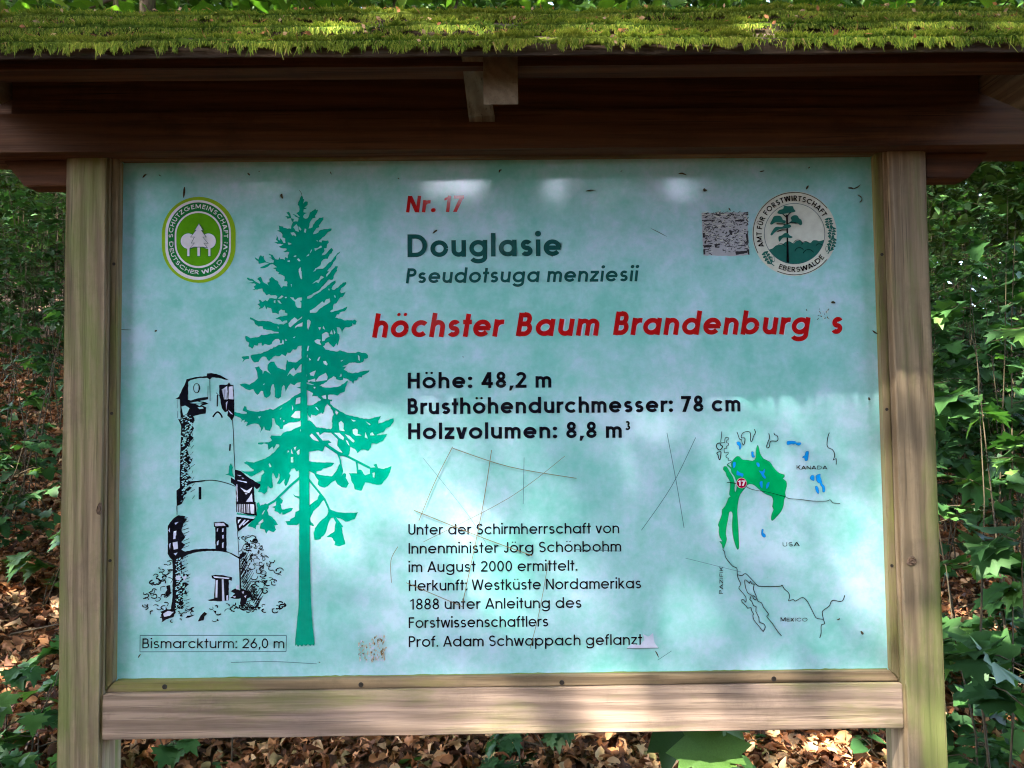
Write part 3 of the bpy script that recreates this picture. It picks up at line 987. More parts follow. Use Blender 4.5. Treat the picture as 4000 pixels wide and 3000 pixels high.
fir = [(810, 572), (872, 668), (845, 670), (915, 765), (865, 765), (942, 855), (880, 852), (930, 915), (860, 908), (745, 908), (680, 925), (745, 850), (700, 852), (745, 765), (690, 765), (768, 668), (748, 668)]
cen_ = (810, 780)
for ang in range(0, 360, 90):
    pass
e1.poly(c1([(cen_[0] + (x - cen_[0]) * 1.05, cen_[1] + (y - cen_[1]) * 1.04) for x, y in fir]), 'line', 8)
e1.poly(c1(fir), 'white', 9)
e1.stroke(c1(fir + fir[:1]), 7 * u1_, 'line', 10)


def e1path(side):
    r_ = 391 if side == 'top' else 391
    cx_ = 798

    def f(t):  # t in crop px along from the left end
        st = 60.0
        if side == 'top':
            if t < st: p, d = (cx_ - 365, 717 + st - t), (0, -1)
            elif t < st + math.pi * 365:
                a = (t - st) / 365; p = (cx_ - 365 * math.cos(a), 717 - 365 * math.sin(a)); d = (math.sin(a), -math.cos(a))
            else: p, d = (cx_ + 365, 717 + (t - st - math.pi * 365)), (0, 1)
        else:
            R_ = 418
            if t < st: p, d = (cx_ - R_, 879 - st + t), (0, 1)
            elif t < st + math.pi * R_:
                a = (t - st) / R_; p = (cx_ - R_ * math.cos(a), 879 + R_ * math.sin(a)); d = (math.sin(a), math.cos(a))
            else: p, d = (cx_ + R_, 879 - (t - st - math.pi * R_)), (0, -1)
        A_ = np.array(E1(*p)); B_ = np.array(E1(p[0] + d[0], p[1] + d[1]))
        tt = (B_ - A_) / np.linalg.norm(B_ - A_)
        return A_, tt
    return f


def arc_text_px(pr, s, pathf, T0, T1, cap_px, unit, w, ink, layer):
    adv = [glyph(c, w)[3] for c in s]
    f = (T1 - T0) / (sum(adv) * cap_px)
    pen = T0
    for c, ad in zip(s, adv):
        p, t = pathf(pen + ad * cap_px * f / 2)
        n = np.array([-t[1], t[0]])
        capm = cap_px * unit
        fr = lambda x, y, p=p, t=t, n=n, ad=ad: tuple(p + t * (x - ad / 2) * capm * f + n * y * capm)
        put(pr, c, fr, w, ink, layer)
        pen += ad * cap_px * f


u1 = .27125 * K
arc_text_px(e1, 'SCHUTZGEMEINSCHAFT', e1path('top'), 0, 120 + math.pi * 365, 62, u1, 0.17, 'white', 5)
arc_text_px(e1, 'DEUTSCHER WALD e.V.', e1path('bot'), 0, 110 + math.pi * 418, 56, u1, 0.17, 'white', 5)
for p_ in ((408, 832), (1180, 840)): e1.disc(E1(*p_), 9 * u1, 9 * u1, 'white', 5, 8)
e1.build(PANEL)

# ---- round emblem, right
e2 = Pr('round_emblem', 'round cream sticker with a pine, oak leaves and a forest edge')
c2 = crop(2680, 720, .29837)
E2 = lambda x, y: c2([(x, y)])[0]
u2 = .29837 * K
C2 = (1417, 647)


def ring(cx_, cy_, r_, a0, a1, n):
    return [(cx_ + r_ * math.cos(math.radians(a0 + (a1 - a0) * k / n)), cy_ - r_ * math.sin(math.radians(a0 + (a1 - a0) * k / n))) for k in range(n + 1)]


e2.poly(c2(ring(1418, 648, 553, 0, 360, 60)[:-1]), 'cream', 1)
e2.stroke(c2(ring(1418, 648, 541, 38, 208, 44)), 8 * u2, 'black', 2)
e2.stroke(c2(ring(1418, 645, 541, 245, 321, 22)), 8 * u2, 'black', 2)
e2.stroke(c2(ring(1418, 648, 396, 0, 360, 60)), 7 * u2, 'line', 2)
hill = [(1085, 855), (1130, 840), (1180, 800), (1255, 790), (1300, 755), (1350, 748), (1405, 775), (1440, 745), (1490, 738), (1530, 765), (1570, 748), (1625, 768), (1660, 735), (1710, 735), (1740, 745), (1805, 728)]
low = [(C2[0] + 394 * math.cos(math.radians(a)), C2[1] - 394 * math.sin(math.radians(a))) for a in range(-14, -149, -6)]
e2.poly(c2(spline(hill, 3) + low), 'hill', 3)
for arcp in (ring(1460, 790, 60, 20, 160, 8), ring(1480, 890, 60, 30, 170, 8), ring(1600, 930, 75, 30, 160, 8), ring(1740, 830, 50, 30, 150, 8), ring(1240, 850, 70, 30, 120, 8), ring(1560, 800, 50, 30, 170, 8)):
    e2.stroke(c2(arcp), 6 * u2, 'black', 4)
e2.poly(c2([(1302, 400), (1330, 400), (1332, 700), (1340, 900), (1345, 1030), (1310, 1025), (1312, 700), (1308, 520)]), 'black', 5)
for br in ([(1318, 440), (1270, 400), (1255, 385)], [(1318, 430), (1345, 385), (1370, 370)], [(1320, 520), (1370, 505), (1440, 510)], [(1315, 535), (1260, 520), (1180, 520)],
           [(1318, 600), (1250, 600), (1190, 620)], [(1320, 690), (1290, 660), (1250, 700)], [(1322, 680), (1360, 690)]):
    e2.stroke(c2(br), 13 * u2, 'black', 5)
for blob in ([(1190, 380), (1215, 340), (1265, 325), (1280, 285), (1330, 290), (1390, 290), (1405, 325), (1428, 355), (1400, 370), (1330, 378), (1300, 385), (1240, 395)],
             [(1095, 520), (1120, 470), (1150, 420), (1220, 415), (1250, 440), (1265, 470), (1300, 480), (1290, 515), (1240, 505), (1170, 500), (1120, 530)],
             [(1340, 505), (1375, 480), (1365, 440), (1400, 410), (1450, 412), (1475, 450), (1505, 470), (1515, 520), (1490, 540), (1450, 510), (1390, 500)],
             [(1100, 665), (1120, 620), (1170, 560), (1250, 560), (1290, 530), (1350, 530), (1372, 555), (1340, 575), (1260, 585), (1200, 600), (1150, 640), (1120, 672)],
             [(1210, 745), (1205, 690), (1250, 670), (1290, 640), (1330, 645), (1350, 670), (1390, 690), (1370, 708), (1310, 700), (1260, 705), (1225, 750)]):
    e2.poly(c2(spline(blob, 3, True)), 'hill', 6)


def oak(pts, wd):
    """lobed oak leaf along pts"""
    a, b = np.array(pts[0], float), np.array(pts[-1], float)
    d = b - a; L_ = np.linalg.norm(d); d /= L_; n = np.array([-d[1], d[0]])
    prof = [(0, 6), (.10, wd), (.2, wd * .55), (.32, wd * 1.05), (.44, wd * .6), (.56, wd * 1.1), (.68, wd * .6), (.8, wd * .85), (.92, wd * .4), (1, 2)]
    o = [tuple(a + d * L_ * t + n * q) for t, q in prof] + [tuple(a + d * L_ * t - n * q) for t, q in prof[::-1]]
    e2.poly(c2(spline(o, 2, True)), 'hill', 4)
    e2.stroke(c2([tuple(a + d * L_ * .1), tuple(b)]), 5 * u2, 'cream', 5)
    for t in (.3, .5, .7):
        for s in (-1, 1): e2.stroke(c2([tuple(a + d * L_ * t), tuple(a + d * L_ * (t - .12) + n * s * wd * .6)]), 4 * u2, 'cream', 5)


oak([(1855, 440), (1880, 590)], 52); oak([(1915, 560), (1890, 720)], 52); oak([(1925, 700), (1875, 880)], 56); oak([(1020, 885), (1115, 1050)], 52)
e2.stroke(c2([(1880, 860), (1850, 915)]), 12 * u2, 'hill', 5); e2.stroke(c2([(1100, 1030), (1150, 1070)]), 12 * u2, 'hill', 5)
for (x_, y_), an in (((1838, 848), 60), ((1140, 985), -60)):
    e2.poly(c2([(x_ + 24 * math.cos(t / 8 * math.pi) * .8, y_ + 38 * math.sin(t / 8 * math.pi)) for t in range(16)]), 'hill', 5)
    e2.poly(c2([(x_ + 17 * math.cos(t / 8 * math.pi) * .8, y_ - 3 + 30 * math.sin(t / 8 * math.pi)) for t in range(16)]), 'cream', 6)


def circ_path(r_, sgn):
    def f(T):   # T = degrees travelled
        a = math.radians(T)
        p = (1418 + r_ * math.cos(a), 648 - r_ * math.sin(a))
        d = (sgn * -math.sin(a), sgn * -math.cos(a))
        A_ = np.array(E2(*p)); B_ = np.array(E2(p[0] + d[0], p[1] + d[1]))
        return A_, (B_ - A_) / np.linalg.norm(B_ - A_)
    return f


def ring_text(s, r_, a0, a1, cap, ink, w=0.17):
    sgn = 1 if a1 > a0 else -1
    adv = [glyph(c, w)[3] for c in s]
    tot = sum(adv); arcpx = math.radians(abs(a1 - a0)) * r_
    f = arcpx / (tot * cap)
    a = a0
    P_ = circ_path(r_, sgn)
    for c, ad in zip(s, adv):
        da = math.degrees(ad * cap * f / r_) * sgn
        p, t = P_(a + da / 2); n = np.array([-t[1], t[0]])
        fr = lambda x, y, p=p, t=t, n=n, ad=ad: tuple(p + t * (x - ad / 2) * cap * u2 * f + n * y * cap * u2)
        put(e2, c, fr, w, ink, 3)
        a += da


ring_text('AMT FÜR FORSTWIRTSCHAFT', 430, 203, 30, 70, 'black')
ring_text('EBERSWALDE', 500, 244, 322, 66, 'black')
e2.build(PANEL)
# ------------------------------------------------------------------ printed fir silhouette
ft = Pr('fir_silhouette', 'tall green Douglas fir silhouette print')
cA, cB, cC, cD = crop(920, 740, .22604), crop(920, 1060, .24412), crop(900, 1380, .29837), crop(860, 1740, .31646)


def P_(s):
    v = [float(x) for x in s.replace(';', ' ').replace(',', ' ').split()]
    return list(zip(v[::2], v[1::2]))


def fp(c, s, am=3.2, st=9.0):
    ft.poly(jag(c(P_(s)), am * K, st * K), 'fir', 1)


def hole(c, s, am=0.8):
    ft.poly(jag(c(P_(s)), am * K, 7 * K), 'panel', 2)


fp(cA, '1140,110 1165,125 1168,165 1190,170 1180,205 1170,245 1215,205 1250,215 1250,260 1210,300 1190,315 1240,320 1215,335 1180,345 1175,395 1240,408 1190,430 1170,465 1180,495 1215,508 1250,495 1275,440 1285,400 1330,370 1380,330 1392,360 1425,350 1420,385 1395,430 1375,455 1385,490 1335,500 1300,545 1280,590 1262,675 1330,655 1340,610 1360,590 1395,540 1450,490 1520,478 1520,520 1480,570 1440,620 1450,655 1400,670 1355,735 1340,775 1370,770 1430,745 1445,715 1530,685 1660,675 1660,705 1600,735 1540,810 1480,860 1450,880 1440,905 1510,880 1600,880 1615,915 1585,950 1575,1015 1530,1020 1540,1060 1525,1090 1490,1140 1540,1130 1600,1070 1660,1010 1690,1050 1660,1105 1630,1120 1605,1170 1595,1200 1520,1210 1480,1255 1470,1310 1430,1340 1380,1365 1345,1415 1300,1435 1345,1448 1400,1378 1510,1370 1560,1330 1600,1280 1650,1250 1700,1180 1750,1120 1810,1065 1800,1100 1745,1150 1740,1200 1690,1260 1660,1320 1600,1390 1570,1430 1580,1520 1620,1460 1680,1380 1730,1325 1770,1330 1750,1380 1755,1410 1720,1440 1680,1560 850,1560 860,1500 815,1490 850,1465 730,1465 770,1440 700,1415 695,1380 645,1360 720,1345 660,1300 640,1290 600,1300 560,1335 500,1360 420,1360 470,1330 530,1300 580,1275 530,1264 400,1285 395,1240 340,1200 335,1170 400,1210 405,1180 440,1135 460,1160 490,1150 490,1190 530,1250 600,1272 655,1272 665,1225 620,1195 580,1175 625,1178 605,1140 575,1125 580,1110 640,1130 665,1170 690,1205 740,1215 765,1165 775,1205 830,1205 850,1220 855,1170 905,1190 905,1140 930,1085 825,1080 880,1050 885,1025 820,1020 750,990 795,970 830,945 720,940 665,910 740,910 700,870 715,820 690,770 718,800 740,865 770,885 770,840 800,870 832,925 865,925 860,850 810,830 810,780 770,735 715,712 760,705 745,620 820,640 832,665 900,680 960,680 965,630 990,570 965,530 960,500 900,510 860,465 930,470 905,430 880,400 925,385 950,430 965,500 1010,510 1000,560 1080,555 1090,500 1040,475 985,430 1040,440 1090,480 1110,470 1050,410 1100,380 1100,290 1075,270 1085,220 1110,180 1120,140', 1.6, 6)
ft.stroke(cA([(1150, 115), (1140, 65), (1105, 15)]), 1.6 * K, 'dirt', 1)
for h_ in ('1000,655 1055,600 1085,655 1095,735 1040,715', '1090,640 1110,650 1140,690 1130,715 1100,690', '1185,740 1200,675 1225,690 1215,750', '950,750 1010,740 1050,790 1045,815 1010,790 985,800', '905,920 945,925 975,945 920,960', '1365,1020 1430,1010 1480,970 1498,1000 1420,1035 1375,1065', '1222,1160 1275,1110 1270,1145', '1290,1090 1310,1040 1325,1045 1300,1095', '1060,1205 1095,1190 1125,1235 1100,1245', '1005,1165 1030,1140 1060,1150 1030,1170', '1095,1380 1125,1345 1140,1440 1150,1548 1130,1540 1095,1430', '1450,880 1495,875 1490,915 1455,910', '895,1235 940,1225 940,1255 905,1250', '1400,880 1425,885 1415,905'):
    hole(cA, h_)
fp(cB, '1620,0 1560,70 1540,110 1480,140 1440,190 1380,250 1330,310 1270,340 1200,380 1150,405 1145,435 1200,430 1270,375 1340,335 1430,270 1520,190 1600,145 1605,180 1560,230 1540,280 1560,300 1640,260 1720,180 1770,170 1775,200 1740,240 1690,270 1670,320 1690,350 1780,318 1745,370 1710,415 1690,410 1640,470 1610,515 1575,520 1560,610 1515,640 1530,655 1640,625 1720,600 1790,560 1785,590 1740,640 1670,660 1660,690 1625,690 1595,740 1680,755 1740,785 1880,785 1910,770 1940,800 1920,855 1890,850 1870,825 1870,870 1830,890 1750,900 1715,950 1705,1000 1690,930 1660,895 1620,890 1630,990 1660,1010 1665,1080 1630,1190 1620,1150 1565,1215 1530,1180 1490,1130 1430,1160 1435,1180 1400,1200 1440,1250 1520,1270 1640,1280 1660,1265 1760,1290 1850,1305 1920,1305 1960,1285 2020,1305 2090,1310 2120,1340 2120,1385 2060,1400 2040,1450 1980,1470 1920,1455 1830,1455 1790,1490 1705,1525 1770,1525 1735,1570 1740,1580 1060,1580 1058,1190 1000,1200 975,1250 920,1245 880,1305 830,1300 800,1360 740,1325 700,1360 640,1350 600,1370 550,1430 525,1430 490,1370 435,1365 390,1410 370,1450 310,1460 265,1420 240,1350 290,1330 430,1305 540,1255 700,1175 775,1165 770,1110 755,1090 745,1150 710,1150 715,1110 690,1080 640,1085 590,1130 580,1165 540,1180 470,1160 440,1195 420,1180 420,1145 365,1150 355,1190 300,1180 270,1240 240,1215 205,1200 220,1145 175,1120 155,1060 160,1030 210,1050 240,1070 370,1050 410,1015 460,1020 540,1000 690,990 690,970 620,965 590,950 450,930 435,880 370,885 320,850 300,800 230,765 235,735 320,775 370,795 430,790 520,795 600,825 690,850 770,850 830,815 825,785 780,790 750,810 720,780 640,755 720,720 830,705 830,670 790,660 790,625 730,610 695,640 690,690 640,665 590,665 570,590 510,575 500,610 485,590 470,545 430,590 370,610 400,570 350,525 390,510 370,450 400,460 430,490 480,460 510,480 545,430 600,430 660,435 670,400 640,380 570,385 540,365 495,385 470,345 440,320 430,275 350,295 265,300 310,280 295,240 330,215 300,190 185,195 230,180 290,165 230,150 185,120 185,100 260,120 330,170 390,200 400,180 345,125 400,85 425,130 440,170 490,200 530,230 510,180 545,170 540,120 580,85 610,110 640,140 670,150 690,200 740,265 760,235 830,240 825,160 780,160 790,110 780,70 750,60 680,45 700,20 660,0', 1.6, 6)
fp(cB, '95,1370 120,1360 215,1355 220,1400 150,1415 110,1460 130,1410', 1, 6)
for h_ in ('1010,0 1060,0 1065,130 1040,110', '1230,200 1290,150 1340,130 1370,70 1420,95 1370,130 1330,190 1290,170', '1460,90 1450,60 1500,0 1525,5', '1190,630 1260,590 1320,540 1390,480 1420,510 1450,450 1510,435 1515,490 1440,540 1360,590 1290,660 1195,665',
           '875,415 930,420 950,460 1000,425 1065,420 1065,465 1030,475 1055,500 1050,585 990,580 965,550 960,490 900,440', '680,440 740,385 770,400 730,435', '670,470 700,465 740,520 700,510', '615,470 640,460 640,510 615,500', '850,830 890,780 945,735 1000,780 1070,720 1060,750 990,800 920,860 880,895 855,880',
           '960,880 1000,850 1075,815 1070,880 990,885 950,915', '1150,780 1175,770 1205,800 1190,870 1165,935 1150,900', '1325,900 1370,895 1350,945', '1395,910 1410,870 1435,935', '1385,1005 1450,970 1485,985 1505,1045 1440,1080 1430,1110 1385,1120', '1510,1000 1540,940 1560,1010', '1570,920 1600,980 1580,1010',
           '1265,1110 1310,1085 1365,1095 1350,1130 1375,1180 1340,1170 1300,1155 1270,1130', '1160,1190 1180,1195 1165,1270 1145,1270', '1960,1340 1985,1360 1990,1430 1970,1420', '1175,1385 1210,1410 1190,1430', '1310,1430 1340,1370 1360,1365 1330,1430', '1680,1435 1725,1415 1700,1440',
           '750,1100 775,1110 775,1160 745,1155', '800,1080 828,1105 800,1115', '925,1060 960,1040 940,1070', '675,880 690,890 685,930', '1140,1370 1155,1330 1150,1380', '1485,280 1505,280 1500,315', '1575,380 1600,390 1605,425 1585,415', '885,200 905,210 895,255', '790,410 825,410 815,430 795,430'):
    hole(cB, h_)
fp(cC, '1000,60 1760,60 1740,110 1690,130 1630,120 1560,125 1520,150 1460,170 1520,175 1485,215 1540,250 1600,262 1700,240 1820,222 1815,245 1730,290 1720,320 1680,310 1660,355 1620,360 1608,405 1590,370 1545,345 1500,330 1480,320 1475,350 1440,355 1420,350 1385,340 1380,315 1350,300 1300,335 1260,375 1220,400 1150,430 1060,400 1000,380', 1.8, 6)
for h_ in ('1215,105 1250,100 1275,140 1265,160 1225,140', '1040,260 1120,225 1095,300 1050,290', '1120,360 1160,305 1250,255 1275,310 1265,350 1130,370', '1015,350 1040,350 1110,330 1115,375 1050,365 1020,385', '1430,310 1450,265 1460,300', '965,260 990,290 980,305', '1140,90 1165,45 1155,95'):
    hole(cC, h_)
fp(cC, '1150,420 1250,450 1400,440 1480,400 1540,355 1510,440 1500,500 1440,520 1400,555 1330,540 1280,545 1280,600 1335,605 1330,630 1305,625 1310,665 1380,720 1500,795 1600,820 1700,850 1800,860 1970,820 1960,850 1935,885 1940,920 2020,890 2135,850 2140,890 2100,950 2030,990 2000,1035 1920,1060 1925,1075 2050,1055 2040,1090 1990,1150 1920,1185 1850,1180 1845,1230 1810,1275 1740,1260 1710,1265 1665,1310 1630,1250 1570,1225 1560,1310 1540,1345 1420,1345 1350,1270 1270,1190 1240,1215 1210,1285 1160,1265 1090,1270 1030,1265 1000,1280 1000,880 1040,880 1070,900 1100,935 1130,970 1220,980 1310,995 1330,980 1335,830 1355,800 1310,700 1270,660 1240,700 1230,760 1215,800 1190,775 1120,820 1060,800 1050,850 1010,800 1005,680 1060,680 1130,645 1190,610 1140,560 1070,565 1080,520 1020,490 1000,480 1000,400', 1.6, 6)
for h_ in ('1380,745 1415,775 1395,805 1375,780', '1420,910 1450,885 1485,920 1480,990 1500,1020 1430,1010', '1600,1000 1640,985 1670,1000 1665,1055 1720,1075 1640,1080 1605,1050', '1580,865 1650,885 1610,895', '1770,890 1840,930 1820,940', '1770,1030 1800,1120 1760,1100', '1830,1050 1860,1030 1890,1075 1830,1075',
           '1360,1040 1430,1040 1490,1100 1480,1140 1430,1110', '1500,1060 1560,1080 1630,1150 1610,1170 1540,1110', '1510,1130 1540,1150 1560,1210 1530,1180', '1120,1035 1160,1035 1170,1075 1230,1035 1320,1040 1410,1130 1400,1210 1470,1300 1440,1300 1290,1200 1280,1180 1325,1170 1290,1140 1210,1145 1160,1085',
           '1040,1080 1070,1045 1120,1100 1160,1155 1090,1135', '1195,560 1250,545 1255,600 1215,590', '1090,440 1115,440 1110,460 1095,460', '1110,700 1130,705 1160,750 1140,740'):
    hole(cC, h_)
fp(cC, '575,110 620,190 690,210 722,225 740,80 762,110 860,120 935,60 935,135 850,228 832,187 785,222 742,305 700,315 600,315 530,275 485,210 490,150 530,110', 1.2, 7)
fp(cC, '120,410 180,395 250,410 310,375 360,325 350,250 320,185 375,170 390,200 420,230 425,275 440,235 465,228 530,275 600,290 745,300 780,260 825,300 880,255 935,245 935,372 880,385 840,420 790,395 760,430 722,505 712,430 695,415 675,450 665,570 630,595 580,570 583,470 570,405 548,410 530,470 525,545 475,585 445,570 430,500 410,490 355,545 320,510 300,470 250,485 205,470 165,440', 1.2, 7)
hole(cC, '430,405 450,395 440,415')
fp(cC, '865,450 930,435 930,465', 0, 9)
fp(cC, '930,510 840,555 760,620 680,670 560,740 520,725 440,750 340,765 270,755 215,735 210,700 185,690 160,750 215,770 215,790 170,795 60,765 40,790 60,820 130,845 150,870 135,905 160,880 190,870 180,910 205,895 230,905 205,955 265,930 320,920 375,935 400,980 390,1045 420,1000 440,955 455,1000 520,1015 545,960 548,880 545,850 575,855 595,930 640,960 650,990 685,990 695,945 760,910 830,905 900,890 930,870', 1.2, 7)
for h_ in ('865,590 918,575 915,655 855,668', '795,830 850,760 915,755 915,850 840,850', '640,740 685,700 660,730 615,755', '805,670 825,720 815,750', '365,830 400,825 380,855', '650,850 668,845 655,870', '690,880 710,875 705,905'):
    hole(cC, h_)
fp(cC, '930,950 850,980 800,1010 740,1020 690,1040 660,1080 600,1080 535,1075 520,1100 545,1140 500,1165 365,1170 360,1190 410,1195 440,1180 490,1195 500,1265 550,1220 570,1265 600,1190 640,1195 640,1240 560,1310 510,1345 930,1345', 1.2, 7)
for h_ in ('830,1235 865,1220 850,1275', '795,1310 800,1250 825,1320', '865,1290 910,1255 905,1320 885,1330', '755,1265 770,1290 750,1300', '920,990 940,995 940,1030 915,1020'):
    hole(cC, h_)
ft.stroke(cC([(1030, 1000), (1120, 1080), (1200, 1150), (1290, 1215), (1400, 1290), (1540, 1350)]), 7 * K, 'fir', 3)
# trunk
crop4 = crop(860, 1400, .6990)
tr_l = cC([(935, 0), (930, 300), (918, 400), (922, 960)]) + cD([(975, 300), (978, 650), (975, 1454)]) + crop4([(439, 1380), (428, 1500), (420, 1570), (414, 1595)])
tr_b = crop4([(420, 1606), (428, 1598), (436, 1612), (446, 1600), (458, 1610), (468, 1598), (480, 1606), (492, 1596), (504, 1606), (514, 1597), (526, 1606)])
tr_r = crop4([(529, 1592), (523, 1540), (518, 1500), (510, 1380)]) + cD([(1110, 1454), (1105, 900), (1098, 300)]) + cC([(1030, 1270), (1008, 800), (1003, 480), (1000, 380), (1005, 0)])
ft.poly(jag(tr_l, .6 * K, 12 * K, False) + tr_b + jag(tr_r, .6 * K, 12 * K, False), 'fir', 3)
fp(cD, '985,0 740,0 660,90 560,160 420,210 330,195 290,215 340,240 370,270 420,300 410,315 300,320 255,310 290,340 390,385 450,350 530,300 545,335 510,370 500,440 440,450 500,480 490,530 465,570 510,575 545,600 580,570 590,495 620,530 650,520 650,470 640,400 650,335 690,410 710,400 720,345 735,350 735,400 700,470 740,475 780,430 800,410 790,460 805,500 825,490 850,420 870,370 850,345 880,290 920,280 940,320 985,300', 1.2, 7)
for h_ in ('600,230 615,220 635,260 615,270', '875,145 905,140 905,210 875,210'):
    hole(cD, h_)
fp(cD, '60,365 105,345 110,260 135,215 160,270 150,300 165,370 180,395 110,368', 1, 7)
ft.stroke(cD([(985, 395), (880, 485), (740, 620), (680, 680), (590, 735)]), 8.5 * K, 'fir', 1)
fp(cD, '455,710 480,700 495,745 560,715 600,735 600,770 580,800 600,860 640,880 690,940 715,980 670,985 690,1040 660,1070 600,1045 570,1090 550,1040 490,1025 500,970 450,985 440,1035 400,1010 340,1000 380,950 440,880 350,870 205,850 210,830 300,845 440,870 455,800', 1.4, 7)
for h_ in ('515,850 545,800 555,800 530,850', '470,960 530,905 535,940 490,970'):
    hole(cD, h_)
fp(cD, '700,660 740,640 775,680 765,715 745,720 765,790 870,770 900,775 880,810 800,850 770,855 765,820 740,850 710,820 670,810 675,775 640,760 690,740', 1.4, 7)
fp(cD, '900,600 930,620 985,630 985,660 920,633', 0, 9)
fp(cD, '990,790 930,820 920,880 870,905 860,930 805,935 830,980 950,985 990,950', 1.2, 7)
fp(cD, '1085,0 1280,0 1275,50 1260,75 1210,60 1150,70 1085,82', 1, 7)
fp(cD, '1085,185 1150,205 1410,215 1370,260 1320,275 1270,285 1250,310 1190,320 1190,358 1085,310', 1, 7)
fp(cD, '1160,345 1300,375 1380,380 1430,320 1470,230 1500,250 1520,320 1500,380 1530,340 1555,350 1550,400 1590,470 1560,520 1500,515 1450,480 1425,430 1370,460 1330,500 1290,520 1230,505 1205,480 1215,430 1190,400', 1.4, 7)
ft.stroke(cD([(1290, -10), (1450, 95), (1560, 130), (1680, 190), (1850, 278)]), 8 * K, 'fir', 1)
ft.stroke(cD([(1455, 105), (1480, 170), (1495, 255)]), 6 * K, 'fir', 3)
ft.stroke(cD([(1685, 195), (1700, 345)]), 6 * K, 'fir', 3)
ft.stroke(cD([(1095, 420), (1220, 575), (1290, 665), (1345, 785)]), 7.5 * K, 'fir', 1)
fp(cD, '1590,340 1690,345 1700,300 1740,300 1790,370 1850,350 1850,275 1920,270 1890,240 1930,225 1950,280 2020,290 2115,255 2100,330 2050,410 2020,440 1990,480 1930,485 1830,460 1790,455 1760,530 1745,560 1700,550 1660,540 1650,480 1620,440 1610,380', 1.4, 7)
hole(cD, '1880,340 1910,330 1905,400 1885,390')
fp(cD, '1240,590 1215,620 1200,670 1150,700 1100,740 1100,980 1150,1000 1160,985 1120,940 1110,900 1150,810 1220,750 1260,690 1290,660', 1, 7)
fp(cD, '1330,780 1380,800 1470,825 1620,830 1705,825 1680,870 1660,910 1600,930 1550,940 1480,900 1430,885 1520,1000 1500,1010 1510,1080 1540,1180 1545,1220 1470,1245 1410,1230 1420,1190 1370,1130 1310,1130 1410,1060 1415,1000 1430,950 1400,890 1370,895 1340,950 1300,1080 1280,1110 1250,1130 1240,1155 1165,1165 1155,1080 1170,1020 1230,940 1320,860 1335,820', 1.4, 7)
ft.build(PANEL)

# ------------------------------------------------------------------ printed tower drawing
tw = Pr('tower_drawing', 'black ink drawing of a round stone tower with bushes')
T1, T2 = crop(500, 1420, .34958), crop(500, 1960, .37373)


def tp(c, s, ink='black', ly=1, am=0.8):
    tw.poly(jag(c(P_(s)), am * K, 7 * K), ink, ly)


def ts(c, s, w, ink='black', ly=1, w1=None):
    tw.stroke(c(P_(s)), w * K, ink, ly, None if w1 is None else w1 * K)


tp(T1, '655,175 760,150 880,140 885,110 930,105 990,115 1050,140 1128,185 1090,182 1010,160 940,155 915,180 885,160 780,165 700,185 675,205 672,400 660,425 590,398 525,398 570,370 600,300 640,220')
tp(T1, '580,392 665,402 700,412 780,388 895,372 895,400 800,420 870,432 900,450 830,470 875,490 868,560 800,570 730,590 745,620 720,700 740,722 700,800 735,830 690,880 700,930 660,960 690,1040 720,1080 690,1130 700,1170 660,1220 710,1280 695,1318 860,1303 860,1315 740,1332 665,1362 715,1385 660,1440 640,1500 600,1570 552,1590 550,1659 545,1659 542,1420 580,1390 578,1300 585,1000 595,700 560,620 588,625')
for s_ in ('600,480 640,470 690,500 660,560 620,580', '690,440 780,425 850,445 780,450', '760,455 830,455 800,475', '780,490 830,485 850,500 800,510'):
    tp(T1, s_, 'panel', 2)
for k in range(230):
    t = k / 230.0
    yy = 570 + 1010 * t
    wd = 105 + 18 * math.sin(t * 17)
    xx = 598 + random.random() * wd
    rx, ry = random.uniform(5, 17), random.uniform(3, 8)
    a_ = -0.35
    tw.poly(T1([(xx + rx * math.cos(q) * math.cos(a_) - ry * math.sin(q) * math.sin(a_), yy + rx * math.cos(q) * math.sin(a_) + ry * math.sin(q) * math.cos(a_)) for q in [j * math.pi / 4 for j in range(8)]]), 'panel', 2)
for k in range(14):
    yy = 600 + k * 70
    ts(T1, f'{700 + random.uniform(-10, 20)},{yy} {735 + random.uniform(-10, 15)},{yy - 35}', 1.6)
tp(T1, '1020,238 1110,235 1130,210 1145,235 1180,240 1190,450 1190,580 1165,640 1110,580 1120,530 1085,545 1050,500 1035,430 1020,330')
for s_ in ('1128,260 1170,250 1180,400 1125,395', '1050,290 1110,250 1115,400 1075,400', '1120,515 1175,570 1150,560', '1095,440 1115,420 1100,520'):
    tp(T1, s_, 'lav', 2)
for x_ in (1062, 1078, 1095): ts(T1, f'{x_},290 {x_ + 6},395', 1.4, ly=3)
ts(T1, '915,180 918,420', 2.2); ts(T1, '895,250 893,400', 1.6); ts(T1, '1000,350 998,480', 4.5); ts(T1, '985,325 1030,370', 2)
tw.stroke(T1([(768 + 35 * math.cos(q * .35), 275 + 52 * math.sin(q * .35)) for q in range(19)]), 2.4 * K, 'black', 1)
tp(T1, '775,222 800,240 808,280 795,320 775,332 790,290 790,250', am=0)
tw.stroke(T1(spline([(950, 598), (975, 560), (1005, 542), (1035, 565), (1055, 605)], 3)), 6 * K, 'black', 1)
ts(T1, '1165,600 1178,760 1185,960 1195,1190', 2.2); ts(T1, '1143,900 1137,975', 5.5); ts(T1, '805,1378 805,1518', 10)
tw.stroke(T1(spline([(655, 1352), (740, 1322), (860, 1306), (970, 1306), (1100, 1335), (1200, 1372)], 4)), 2.8 * K, 'black', 1)
ts(T1, '550,400 552,500', 1.2); ts(T1, '552,530 555,610', 1.2)
